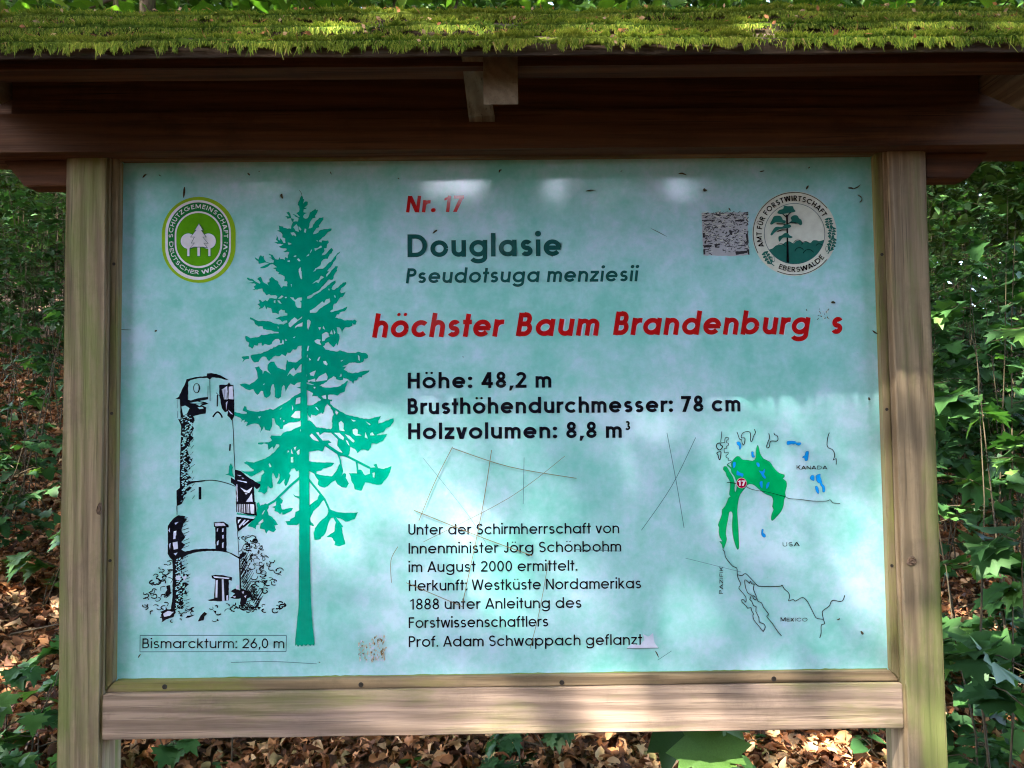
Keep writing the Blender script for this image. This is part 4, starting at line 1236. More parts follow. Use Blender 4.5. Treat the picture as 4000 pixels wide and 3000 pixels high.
tp(T1, '1195,1185 1260,1200 1345,1270 1495,1360 1440,1405 1410,1375 1415,1540 1435,1659 1210,1659 1205,1370 1150,1330 1150,1270 1195,1300')
for s_ in ('1225,1300 1330,1322 1330,1334 1225,1312', '1212,1242 1270,1250 1250,1258', '1385,1450 1395,1545 1320,1545', '1255,1385 1330,1420 1392,1380 1360,1440 1320,1465 1290,1420', '1213,1350 1222,1350 1228,1540 1218,1540', '1270,1275 1300,1280 1285,1288'):
    tp(T1, s_, 'lav', 2)
ts(T1, '1290,1435 1350,1450', 3, ly=3); ts(T1, '1300,1400 1350,1400', 2, ly=3)
tp(T2, '1130,0 1335,0 1347,146 1260,138 1135,100')
for k, x_ in enumerate((1140, 1158, 1176, 1196, 1216, 1240, 1258)):
    tp(T2, f'{x_},{25} {x_ + 9},{25} {x_ + 11},{108 + k * 2} {x_ + 2},{106 + k * 2}', 'lav', 2, 0)
tp(T2, '1275,25 1318,28 1322,125 1285,122', 'lav', 2)
tp(T2, '1133,155 1328,180 1150,312 1140,270 1130,200')
for s_ in ('1150,190 1185,178 1150,230', '1160,250 1220,185 1235,190 1165,275', '1200,235 1255,190 1270,193 1205,250'): tp(T2, s_, 'lav', 2, 0)
# lower left mass
tp(T2, '440,215 480,170 530,140 600,150 590,180 620,175 580,230 560,300 600,370 560,420 600,450 560,500 600,520 680,500 800,490 910,490 1000,505 1100,545 1160,575 1200,520 1230,540 1180,600 1165,600 1140,582 1050,532 960,517 850,514 740,522 640,547 580,580 560,640 600,680 560,740 640,765 560,830 640,860 600,900 620,960 570,1020 600,1080 540,1130 500,1130 480,1200 360,1240 345,1180 380,1140 450,1120 465,1000 470,700 465,610 430,570 415,540 418,400 418,250')
for k in range(140):
    t = k / 140.0
    yy = 590 + 560 * t
    xx = 500 + random.random() * 105
    rx, ry = random.uniform(5, 16), random.uniform(3, 8); a_ = -0.5
    tw.poly(T2([(xx + rx * math.cos(q) * math.cos(a_) - ry * math.sin(q) * math.sin(a_), yy + rx * math.cos(q) * math.sin(a_) + ry * math.sin(q) * math.cos(a_)) for q in [j * math.pi / 4 for j in range(8)]]), 'panel', 2)
for s_ in ('480,310 510,300 500,385 475,390', '470,425 520,415 525,490 480,500', '425,300 440,270 440,320', '430,440 450,430 440,500', '480,540 520,530 500,560', '490,220 530,210 500,240', '505,770 560,770 540,820 500,810', '570,780 620,775 590,830', '370,1170 420,1140 480,1150 440,1190 380,1200'):
    tp(T2, s_, 'lav', 3)
for k in range(26):
    yy = 170 + k * 37
    if 500 < yy < 560: continue
    ts(T2, f'{570 + random.uniform(-15, 10)},{yy + 20} {620 + random.uniform(-10, 35)},{yy - 8}', 1.7)
tp(T2, '897,215 1000,208 1050,240 1055,268 1030,268 1030,515 915,495 912,265 900,262')
for s_ in ('908,222 1003,220 1022,252 912,254', '932,280 945,275 940,310 928,310', '985,280 1003,278 1000,310 985,315', '985,350 1003,345 1000,380 990,385', '930,420 950,400 945,450 930,455', '985,430 1005,420 1000,480 985,480'):
    tp(T2, s_, 'lav', 2)
tp(T2, '872,770 910,762 1000,768 1090,790 1085,825 1055,815 1055,1030 960,1040 850,1035 830,1025 900,1010 912,810 880,800')
for s_ in ('890,775 1070,795 1048,806 905,793', '918,820 940,818 936,1000 916,1000', '982,810 1000,810 1010,1035 985,1035', '1030,980 1048,975 1048,1030 1030,1030'):
    tp(T2, s_, 'lav', 2, 0)
ts(T2, '1145,300 1160,570', 2); ts(T2, '1168,590 1176,910', 5.2); ts(T1, '548,1570 550,1659', 1.8); ts(T2, '515,0 513,135', 2)
# bushes: hooks, loops and hatching
rs = random.Random(5)


def hook(c, x, y, s, w):
    a0 = rs.uniform(0, 360); a1 = a0 + rs.choice((-1, 1)) * rs.uniform(110, 230)
    tw.stroke(c([(x + s * math.cos(math.radians(a0 + (a1 - a0) * k / 6)) * (1 + .2 * math.sin(k)), y + .75 * s * math.sin(math.radians(a0 + (a1 - a0) * k / 6))) for k in range(7)]), w * K, 'black', 1, w * K * rs.uniform(.3, 1.1))


for k in range(135):
    y_ = rs.uniform(370, 1140)
    xr = 1640 - abs(y_ - 760) * .9 if y_ > 760 else 1330 + (y_ - 370) * .75
    xl = 1180
    x_ = rs.uniform(xl, max(xl + 60, xr))
    hook(T2, x_, y_, rs.uniform(16, 42), rs.uniform(2.4, 4.6))
for k in range(34):
    y_ = 650 + k * 14
    x_ = 1180 + max(0, k - 14) * 8 + rs.uniform(0, 20)
    L_ = rs.uniform(60, 170)
    ts(T2, f'{x_},{y_} {x_ + L_ * .6},{y_ - L_}', rs.uniform(2.4, 4.2), w1=1.4)
tp(T2, '1075,935 1120,905 1170,925 1180,900 1240,930 1290,945 1300,985 1250,1010 1230,1060 1190,1110 1170,1060 1180,1010 1130,1015 1070,1005 1120,960')
for s_ in ('1130,880 1160,865 1165,915 1135,915', '1090,990 1130,985 1120,1005', '1190,940 1215,935 1205,965', '1215,985 1240,975 1230,1005'): tp(T2, s_, 'lav', 2)
for k in range(42):
    y_ = rs.uniform(640, 1110)
    hook(T2, rs.uniform(max(170, 420 - (y_ - 600) * .8), 455), y_, rs.uniform(18, 42), rs.uniform(2.6, 5.0))
tp(T2, '400,880 440,870 450,960 420,990 390,950 410,920')
for k in range(44):
    x_ = rs.uniform(260, 1640); y_ = rs.uniform(1085, 1240) if x_ < 1000 else rs.uniform(1060, 1150)
    hook(T2, x_, y_ + max(0, 600 - x_) * .12, rs.uniform(12, 36), rs.uniform(2.6, 5.4))
for s_ in ('340,1150 400,1120 500,1140 480,1200 400,1230 350,1260 380,1200', '760,1190 800,1150 830,1170 800,1200 790,1240 730,1250', '890,1135 925,1140 915,1175', '620,1190 700,1180 640,1210 600,1215', '1340,1090 1390,1100 1370,1130'): tp(T2, s_)
tw.build(PANEL)

# ------------------------------------------------------------------ printed map
mp_ = Pr('map_print', 'map of western North America with a green range area and blue lakes')
M1, M2 = crop(2680, 1650, .30137), crop(2680, 2050, .30137)
main = P_('930,300 945,350 955,400 1000,470 1080,510 1120,570 1160,620 1210,660 1270,680 1268,710 1250,730 1295,765 1300,830 1280,910 1290,965 1268,990 1260,1070 1230,1150 1180,1210 1120,1270 1103,1250 1110,1190 1135,1130 1118,1090 1130,1020 1110,960 1050,935 990,900 930,850 880,810 835,795 790,810 755,860 700,930 675,1010 660,1130 665,1250 675,1400 680,1520 683,1620 665,1645 640,1590 615,1500 600,1400 598,1300 605,1210 595,1160 575,1152 555,1170 535,1280 520,1350 512,1450 525,1510 510,1570 478,1640 465,1585 435,1540 475,1545 440,1490 425,1420 430,1360 415,1330 440,1260 465,1190 467,1130 510,1080 550,980 580,965 560,930 570,850 570,770 545,720 525,690 515,650 482,610 490,575 525,575 560,640 600,700 625,780 628,830 625,850 632,905 650,880 658,800 628,700 590,650 580,600 535,560 540,545 590,590 585,540 600,500 650,445 690,445 730,485 800,490 860,500 905,460 905,370 918,310')
mm_ = spline(main, 2, True)
mp_.stroke(M1(mm_ + mm_[:1]), 2.2 * K, 'line', 1)
mp_.poly(M1(mm_), 'mapg', 2)
for s_ in ('655,255 690,252 708,280 710,320 697,350 688,340 685,305 660,285', '845,380 865,378 872,390 870,415 887,440 870,455 850,445 845,410', '1305,250 1340,240 1410,245 1425,262 1480,262 1483,280 1460,298 1430,290 1415,275 1385,285 1370,278 1310,288',
           '1550,380 1585,378 1580,440 1570,490 1540,495 1530,460 1508,460 1512,440 1535,430', '605,520 635,515 642,530 635,565 618,590 605,580', '910,520 935,522 950,545 945,575 925,570 910,545', '660,622 680,640 705,655 738,665 738,690 728,710 705,692 655,680 653,650',
           '940,625 985,635 1015,600 1020,640 1008,660 1015,690 1035,715 1015,727 985,700 970,665', '955,770 985,762 988,810 985,850 968,840 952,800', '1040,800 1055,778 1078,775 1070,820 1050,853 1035,850', '1605,710 1630,683 1655,695 1658,735 1650,755 1610,735',
           '1680,690 1735,668 1735,700 1755,760 1760,795 1790,830 1797,880 1785,903 1765,895 1762,840 1740,815 1735,790 1710,780 1685,750', '1672,830 1695,828 1712,860 1718,915 1700,918 1675,870', '982,1385 1000,1390 995,1425 1025,1455 1025,1485 1000,1485 975,1455 975,1410'):
    q = spline(P_(s_), 3, True)
    mp_.stroke(M1(q + q[:1]), 1.4 * K, 'line', 3)
    mp_.poly(M1(q), 'blue', 4)
mw = 2.9


def ml_(c, s, w=mw, closed=False, n=4):
    q = spline(P_(s), n, closed)
    if closed: q = q + q[:1]
    mp_.stroke(c(q), w * K, 'black', 5)


ml_(M1, '460,118 455,180 447,258 480,262 497,258 500,215 515,195 545,198 548,215 525,235 522,260 545,272 545,295 522,310 525,335 500,335 490,350 495,390 520,392 542,385 540,410 515,430 520,455 545,465 542,490 575,490 580,515 540,535 537,550', 2.2)
ml_(M1, '655,122 670,160 690,215 715,225 725,270 740,292 755,260 758,205 722,200 710,185 730,140 780,118 820,125 832,160 832,230 840,247 855,230 870,180 895,130 880,88')
ml_(M1, '1068,142 1078,200 1050,270 1040,318 1055,330 1075,310 1088,250 1120,240 1170,242 1188,215 1175,170 1145,160 1135,135')
ml_(M1, '1852,132 1830,200 1822,290 1840,330 1890,350 1918,400 1918,450 1902,487 1940,470 1940,545', n=2)
ml_(M1, '390,300 405,275 435,268 445,295 470,310 455,340 430,357 400,335', 3.6, True)
ml_(M1, '395,395 430,380 448,385 445,430 435,480 420,465 410,420', 3.4, True)
ml_(M1, '525,775 580,780 650,790', 2.2); ml_(M1, '770,828 830,860 920,882 980,890 1080,908 1200,940 1290,965 1330,985 1480,998 1640,1018 1810,1018 1858,1002 1880,1020 1900,1042 1992,1050', 2.2)
ml_(M2, '472,315 495,350 505,410 545,470 600,535 650,555 658,590 660,650 680,710 700,750 695,790 680,820 730,880 772,940 770,1000 740,968 718,968 725,1000 775,1050 795,1078 838,1070 845,1110 872,1155 862,1165 875,1230 940,1310 995,1378 1022,1320 1000,1280 945,1258 940,1200 900,1120 905,1060 870,1045 845,985 822,965 842,910 800,885 770,820 755,730 765,712 800,735 818,755 828,730 850,765 880,768 868,830 905,920 895,935 862,912 868,950 900,972 912,945 930,990 975,1010 1000,1070 1060,1145 1058,1165 1040,1180 1055,1205 1110,1270 1180,1375 1232,1435', n=2)
ml_(M2, '662,645 720,655 770,632 850,710 920,780 970,795 1200,795 1240,782 1270,830 1325,880 1335,940 1325,982 1385,966 1415,985 1500,940 1560,980 1610,1070 1660,1170 1690,1208 1770,1222')
ml_(M2, '2052,912 2030,970 1990,992 1890,978 1850,1050 1770,1110 1762,1150 1778,1230 1790,1280 1748,1298 1745,1400 1728,1465')
cc_ = M1([(715, 785)])[0]
mp_.disc(cc_, 20.0 * K, 20.0 * K, 'white', 6, 28); mp_.disc(cc_, 18.6 * K, 18.6 * K, 'crim', 7, 28)
text(mp_, '17', (2880.5, 1897), (2911, 1897), 20.5, 0.24, 'white', layer=8)
text(mp_, 'KANADA', (3111, 1833.8), (3231, 1833), 13.9, 0.13, 'black', first=1.15)
text(mp_, 'USA', (3056, 2134.3), (3123, 2133), 15.7, 0.13, 'black')
text(mp_, 'MEXICO', (3048.3, 2427.3), (3154.7, 2427), 13.6, 0.13, 'black', first=1.15)
text(mp_, 'PAZIFIK', (2824, 2319.7), (2824, 2212.7), 13.6, 0.13, 'black', first=1.15)
mp_.build(PANEL)

# ------------------------------------------------------------------ remains of stickers, scratches, dirt on the panel
st = Pr('torn_sticker', 'scraped dark grey rectangular sticker beside the round emblem')
S2 = lambda pts: c2(pts)
st.poly(jag(S2([(200, 375), (560, 368), (790, 368), (800, 420), (828, 925), (640, 940), (225, 930)]), 1.5 * K, 8 * K), 'grey', 1)
for k in range(620):
    y_ = rs.uniform(370, 900); x_ = 205 + rs.random() * 600 + (y_ - 370) * .045
    edge = x_ < 270 + (y_ - 370) * .05 or x_ > 770 or y_ < 440
    if not edge and rs.random() < .35: continue
    L_ = rs.uniform(14, 60) * (1.2 if edge else 0.8); an = rs.gauss(-0.1, 0.5)
    if 820 < y_ and 290 < x_ < 760 and rs.random() < .6: continue
    x2_ = min(812, x_ + L_ * math.cos(an))
    st.stroke(S2([(x_, y_), ((x_ + x2_) / 2, y_ + L_ * .5 * math.sin(an) + rs.uniform(-4, 4)), (x2_, y_ + L_ * math.sin(an))]), rs.uniform(1.0, 3.4) * K, rs.choice(('dgrey', 'dgrey', 'dgrey', 'cream')), 2 + rs.choice((0, 1)))
for s_ in ('205,470 370,462 370,478 205,482', '640,470 760,462 760,485 640,492', '215,800 330,795 330,825 240,830', '370,790 440,775 440,800 400,805 400,820 440,820 430,832 375,830', '215,640 245,640 245,700 215,700', '780,650 805,650 815,760 790,750', '225,850 250,850 250,920 225,920', '560,600 600,610 605,670 570,660', '800,840 825,860 828,925 808,920', '640,880 800,870 800,900 650,925'):
    st.poly(jag(S2(P_(s_)), 1 * K, 7 * K), 'dgrey', 4)
st.build(PANEL)
t_ = Pr('glue_residue', 'brownish scraped glue patch left of the last text line')
c_ = crop(860, 1400, .699)
for k in range(170):
    x_, y_ = rs.uniform(770, 925), rs.uniform(1545, 1690)
    if y_ < 1575 and x_ < 820: continue
    hgt = rs.uniform(5, 16)
    if k == 0: t_.poly(jag(c_([(772, 1600), (800, 1585), (825, 1590), (828, 1545), (860, 1540), (925, 1570), (928, 1650), (900, 1690), (860, 1685), (800, 1680), (775, 1660)]), 3 * K, 8 * K), 'peel2', 1)
    t_.poly(jag(c_([(x_, y_), (x_ + rs.uniform(3, 9), y_ - hgt * .5), (x_ + rs.uniform(4, 12), y_ + hgt * .3), (x_ + 2, y_ + hgt)]), .8 * K, 5 * K), rs.choice(('peel', 'lav', 'peel', 'scratch', 'panel')), 2 + rs.choice((0, 1)))
t_.build(PANEL)
t_ = Pr('paper_scrap', 'pale paper scrap after the word geflanzt')
c_ = crop(1560, 2000, .4702)
a_ = P_('1890,1130 1930,1095 2000,1105 2035,1060 2025,1010 2065,1035 2105,1005 2118,1080 2150,1128')
t_.poly(jag(c_(a_), 1 * K, 6 * K), 'lav', 3); t_.stroke(c_([(1890, 1132), (2155, 1128)]), 1.8 * K, 'dgrey', 4); t_.build(PANEL)
for c_, s_, w_, ik in ((crop(0, 0, 1.8083), '978,965 940,1040 905,1125', 2.2, 'scratch'), (crop(0, 0, 1.8083), '978,968 1100,1008 1245,1033', 2.2, 'scratch'), (crop(0, 0, 1.8083), '1062,972 1040,1110 1000,1300', 2.4, 'scratch'),
                       (crop(0, 0, 1.8083), '1132,988 1130,1088', 1.6, 'line'), (crop(0, 0, 1.8083), '1220,985 1100,1075 915,1170', 1.5, 'scratch'), (crop(0, 0, 1.8083), '895,1102 1040,1160 1150,1200', 2.6, 'scratch'),
                       (crop(0, 0, 1.8083), '1185,1210 1165,1320 1145,1400', 1.8, 'scratch'), (crop(0, 0, 1.8083), '878,1258 1000,1310', 2.2, 'scratch'), (crop(0, 0, 1.8083), '860,1180 845,1210 846,1258', 1.8, 'scratch'),
                       (crop(0, 0, 1.8083), '1440,935 1460,1040 1477,1140', 1.9, 'line'), (crop(0, 0, 1.8083), '1502,945 1450,1050 1385,1145', 1.9, 'line'), (crop(0, 0, 1.8083), '915,990 1010,1110 1060,1190', 1.0, 'line'),
                       (crop(0, 0, 1.8083), '500,1430 590,1428 685,1433', 1.6, 'line'), (crop(0, 0, 1.8083), '1240,1186 1340,1190', 1.6, 'line'), (crop(0, 0, 1.8083), '1480,1205 1600,1235', 1.2, 'line'), (crop(0, 0, 1.8083), '1420,1425 1450,1405', 1.4, 'line')):
    t_ = Pr('scratch'); t_.stroke(c_(spline(P_(s_), 5)), w_ * K * 1.15, ik, 9); t_.build(PANEL)
t_ = Pr('worn_patch', 'scraped pale patch at the printed apostrophe')
for _ in range(26):   # worn patch at the printed apostrophe
    x_, y_ = rs.uniform(1800, 1885), rs.uniform(150, 235)
    t_.stroke(crop(2300, 1130, .4973)([(x_, y_), (x_ + rs.uniform(-14, 14), y_ + rs.uniform(-22, 22))]), rs.uniform(1.4, 3.0) * K, rs.choice(('cream', 'dgrey', 'grey', 'scratch')), 9)
t_.build(PANEL)
# bits of bark, buds and needles stuck to the film
dn = 0
DB = [((0, 0, 1.8083), s_) for s_ in ('310,385 318,378 4', '400,405 398,428 5', '345,378 350,382 2', '610,420 612,430 6', '536,375 541,380 4', '1078,374 1084,368 4', '1265,414 1286,412 2.5', '1465,376 1482,379 4', '1520,408 1526,412 7', '1740,410 1745,402 5',
                                      '1830,407 1842,409 4', '1842,409 1857,400 3', '1851,422 1860,430 3', '1860,430 1855,438 3', '1794,654 1803,655 6', '336,716 341,714 4', '300,1420 306,1411 3', '262,712 285,713 1.6', '1806,1338 1812,1334 3', '1858,1362 1862,1368 6',
                                      '1415,1405 1422,1419 3', '1875,858 1878,864 5', '1740,668 1742,672 2', '1405,494 1440,512 1.4', '1000,770 1002,772 2', '1190,552 1193,556 2', '690,1428 693,1430 2', '1745,365 1748,362 3', '560,372 562,372 2', '1340,372 1344,370 2',
                                      '1883,714 1895,722 4', '1118,618 1120,620 2', '860,386 863,388 2.4', '715,372 717,378 2.4', '1640,372 1650,370 3', '1573,450 1577,456 3', '935,505 945,498 4')]
mdirt = M['dirt']
for cr_, s_ in DB:
    x1_, y1_, x2_, y2_, w_ = [float(v) for v in s_.replace(',', ' ').split()]
    a = Vector(at(x1_ * 1.8083, y1_ * 1.8083)); b = Vector(at(x2_ * 1.8083, y2_ * 1.8083))
    a.y = b.y = -0.0030
    if (b - a).length < 0.0015: b = a + Vector((0.0015, 0, 0.001))
    w_ = w_ * 1.8083 * K * 0.45
    mid = (a + b) / 2 + Vector((rs.uniform(-1, 1) * w_, -0.0012, rs.uniform(-1, 1) * w_))
    V_, F_ = tube_arrays([[(a, w_ * .35), ((a + mid) / 2, w_ * .9), (mid, w_), ((b + mid) / 2, w_ * .8), (b, w_ * .3)]], 5)
    me = np_mesh('plant_speck', V_, F_)
    link('plant_speck', me, mdirt, PANEL)
# green film along the bottom edge of the panel
gf = Pr('algae_film', 'thin green algae line along the lower edge of the panel')
M['ink_algae'] = panel_nodes('ink_algae', (0.17, 0.26, 0.08))
pts_ = [(-0.699 + 1.398 * k / 160, 1.0272 + 0.0016 * (0.5 + 0.5 * math.sin(k * .31)) * rs.random() ** 1.5) for k in range(161)]
gf.poly([(-0.699, 1.0255)] + pts_ + [(0.699, 1.0255)], 'algae', 1)
gf.build(PANEL)
print('TEXT FIT', [round(r, 2) for r in RAT])
# ------------------------------------------------------------------ ground
def ground_z(x, y):
    x = np.asarray(x, float); y = np.asarray(y, float)
    k = 0.22 + 0.20 * (1 / (1 + np.exp((x + 0.9) * 1.6)))
    d = np.maximum(0, y - 0.9)
    z = k * d * (1 - np.exp(-d / 0.8)) 
    z = 8.0 * np.tanh(z / 8.0)
    z = z + 0.05 * np.sin(x * 1.7 + y) + 0.035 * np.sin(x * 3.9 - y * 2.3) + 0.10 * np.sin(x * .31) * np.minimum(1, np.abs(y) / 4)
    return z


n = 150
u = np.linspace(-1, 1, n)
gx = np.sign(u) * (np.abs(u) ** 2.6) * 120
gy = gx.copy()
X_, Y_ = np.meshgrid(gx, gy)
V = np.stack([X_, Y_, ground_z(X_, Y_)], -1).reshape(-1, 3)
ii = np.arange(n * n).reshape(n, n)
F = np.stack([ii[:-1, :-1], ii[:-1, 1:], ii[1:, 1:], ii[1:, :-1]], -1).reshape(-1, 4)
mt, nt, N, L, P = mat_new('forest_soil')
v = mapping(nt, (1, 1, 1))
c1n = tex_noise(nt, v, 9, 8, 0.7); c2n = tex_noise(nt, v, 45, 5, 0.7)
colg = mixc(nt, 0.6, ramp(nt, c1n, [(0.3, (0.035, 0.022, 0.012)), (0.55, (0.10, 0.055, 0.026)), (0.75, (0.16, 0.09, 0.045))]), ramp(nt, c2n, [(0.3, (0.5, 0.5, 0.5)), (0.7, (1.3, 1.2, 1.1))]), 'MULTIPLY')
L.new(colg, P.inputs['Base Color']); P.inputs['Roughness'].default_value = 0.95
L.new(bump(nt, c2n, 0.8, 0.02), P.inputs['Normal'])
g_ = link('forest_ground', np_mesh('forest_ground', V, F, smooth=True), mt)
tag(g_, 'forest floor sloping up behind the board', kind='structure')

M['leaf'] = leafmat('maple_leaf', [(0.0, (0.012, 0.036, 0.012)), (0.45, (0.028, 0.085, 0.024)), (0.8, (0.060, 0.150, 0.032)), (1.0, (0.14, 0.25, 0.05))], 0.52, 0.28)
M['canopy'] = leafmat('canopy_leaf', [(0.0, (0.03, 0.08, 0.012)), (0.5, (0.06, 0.15, 0.02)), (1.0, (0.12, 0.23, 0.03))], 0.5, 0.42)
M['shade'] = leafmat('shade_leaf', [(0.0, (0.02, 0.05, 0.01)), (0.5, (0.035, 0.09, 0.015)), (1.0, (0.08, 0.16, 0.025))], 0.6, 0.22)  # leaf colour darkened to stand in for forest shade

M['litter'] = leafmat('dead_leaf', [(0.0, (0.050, 0.018, 0.008)), (0.35, (0.20, 0.075, 0.026)), (0.65, (0.38, 0.175, 0.070)), (0.88, (0.52, 0.33, 0.18)), (1.0, (0.20, 0.17, 0.06))], 0.7, 0.12, (1.3, 0.9, 0.6))
M['twig'] = plain('twig_bark', (0.055, 0.042, 0.024), 0.8, 0.2, 0, 0.35, 60)
M['bark'] = wood('beech_bark', 2, (0.085, 0.065, 0.05), (0.035, 0.026, 0.02), 0.4, (0.09, 0.11, 0.04), (3, 1, 0), 0.9)

# leaf outlines (unit length along +y, blade in the xy plane)
half = [(0.02, 0.0), (0.16, -0.06), (0.34, -0.02), (0.27, 0.12), (0.56, 0.30), (0.40, 0.40), (0.44, 0.52), (0.25, 0.48), (0.28, 0.74), (0.13, 0.70)]
MAPLE = [(x, y) for x, y in half] + [(0, 1.0)] + [(-x, y) for x, y in half[::-1]]
half_s = [(0.30, -0.02), (0.22, 0.14), (0.54, 0.34), (0.26, 0.46), (0.26, 0.70)]
MAPLE_S = [(0.0, 0.0)] + half_s + [(0, 1.0)] + [(-x, y) for x, y in half_s[::-1]]
OVATE = [(0, 0), (0.20, 0.14), (0.30, 0.38), (0.22, 0.70), (0, 1.0), (-0.22, 0.70), (-0.30, 0.38), (-0.20, 0.14)]
QUADL = [(0, 0), (0.30, 0.42), (0, 1.0), (-0.30, 0.42)]


def leaf_proto(out, fold=0.22, curl=0.25):
    """fan round the mid point, folded along the midrib, tip curling down"""
    c = (0.0, 0.36, 0.0)
    V_ = [c] + [(x, y, fold * abs(x) - curl * (y - .2) ** 2) for x, y in out]
    n_ = len(out)
    F_ = [(0, 1 + i, 1 + (i + 1) % n_) for i in range(n_)]
    return np.array(V_, float), np.array(F_, int)


def scatter(proto, pos, yaw, pitch, roll, size, stretch=None):
    """numpy instances of a leaf -> one vertex / face array"""
    V0, F0 = proto
    n_ = len(pos)
    cyw, syw = np.cos(yaw), np.sin(yaw); cp_, sp_ = np.cos(pitch), np.sin(pitch); cr_, sr_ = np.cos(roll), np.sin(roll)
    x = V0[None, :, 0] * size[:, None]; y = V0[None, :, 1] * size[:, None]; z = V0[None, :, 2] * size[:, None]
    x1 = x * cr_[:, None] + z * sr_[:, None]; z1 = -x * sr_[:, None] + z * cr_[:, None]
    y2 = y * cp_[:, None] - z1 * sp_[:, None]; z2 = y * sp_[:, None] + z1 * cp_[:, None]
    x3 = x1 * cyw[:, None] - y2 * syw[:, None]; y3 = x1 * syw[:, None] + y2 * cyw[:, None]
    V_ = np.stack([x3, y3, z2], -1) + pos[:, None, :]
    k = len(V0)
    F_ = F0[None] + (np.arange(n_) * k)[:, None, None]
    return V_.reshape(-1, 3), F_.reshape(-1, F0.shape[1]), k


# ------------------------------------------------------------------ sunlit spots: lines through which the sun reaches the place
LIT = []   # (point, radius)


def spot(px, py, Y, r): LIT.append((at(px * 1.8083, py * 1.8083, Y), r))


def band(p, q, r, Y=0.0, n=8):
    for k in range(n + 1):
        t = k / n
        spot(p[0] + (q[0] - p[0]) * t, p[1] + (q[1] - p[1]) * t, Y, r)


band((700, 850), (1290, 1440), 0.078, n=14)
band((640, 830), (980, 850), 0.035, n=7)
band((735, 1190), (900, 1420), 0.045)
band((1010, 1120), (1450, 1500), 0.020, n=10)
band((1590, 850), (1960, 1010), 0.075)
band((1800, 1020), (1990, 1150), 0.020)
band((780, 1540), (1000, 1560), 0.020, n=4)
band((1120, 1540), (1330, 1550), 0.030, n=4)
band((1930, 1230), (1960, 1690), 0.035, n=8)
for p_ in ((150, 70), (260, 62), (370, 72), (430, 85)): spot(*p_, -0.28, 0.045)
for p_ in ((930, 80), (1020, 75), (1740, 60), (1840, 66), (2050, 50), (2130, 40), (2200, 50), (1250, 70), (620, 75)): spot(*p_, -0.24, 0.035)
spot(2140, 1420, 2.6, 0.20); spot(2200, 1470, 2.4, 0.18); spot(2080, 1440, 2.6, 0.14); spot(2190, 1380, 3.0, 0.16)
spot(1690, 1640, 1.7, 0.16); spot(1560, 1640, 1.8, 0.13); spot(1830, 1640, 1.6, 0.10); spot(1380, 1640, 1.8, 0.05); spot(1620, 1700, 1.4, 0.12)
spot(1530, 1640, 0.02, 0.10)
spot(300, 1640, 1.7, 0.06); spot(120, 1530, 2.4, 0.04); spot(90, 1250, 2.6, 0.03)
spot(2090, 1170, 0.9, 0.06); spot(2120, 600, 1.8, 0.14); spot(2160, 700, 1.6, 0.12); spot(2150, 480, 3.0, 0.2); spot(60, 700, 3.0, 0.16); spot(90, 420, 4.0, 0.2); spot(40, 950, 3, 0.12)
for q_ in ((2110, 770, 1.0, .09), (2150, 640, 1.7, .14), (2180, 880, 1.2, .08), (2075, 1190, 1.2, .07), (2120, 1000, 1.6, .08), (2190, 520, 2.2, .16), (2080, 1250, 1.3, .05)): spot(*q_)
LP = np.array([p for p, r in LIT]); LR = np.array([r for p, r in LIT])


def in_light(P3, grow=0.0):
    out = np.zeros(len(P3), bool)
    for p, r in zip(LP, LR):
        w_ = P3 - p
        t = w_ @ SUN
        d = np.linalg.norm(w_ - t[:, None] * SUN, axis=1)
        out |= (d < r + grow) & (t > 0)
    return out


def in_light_far(P3):
    """lines that end on the ground and shrubs, not on the board"""
    out = np.zeros(len(P3), bool)
    for p, r in zip(LP, LR):
        if p[1] < 0.1: continue
        w_ = P3 - p
        t = w_ @ SUN
        out |= (np.linalg.norm(w_ - t[:, None] * SUN, axis=1) < r + .06) & (t > 0)
    return out


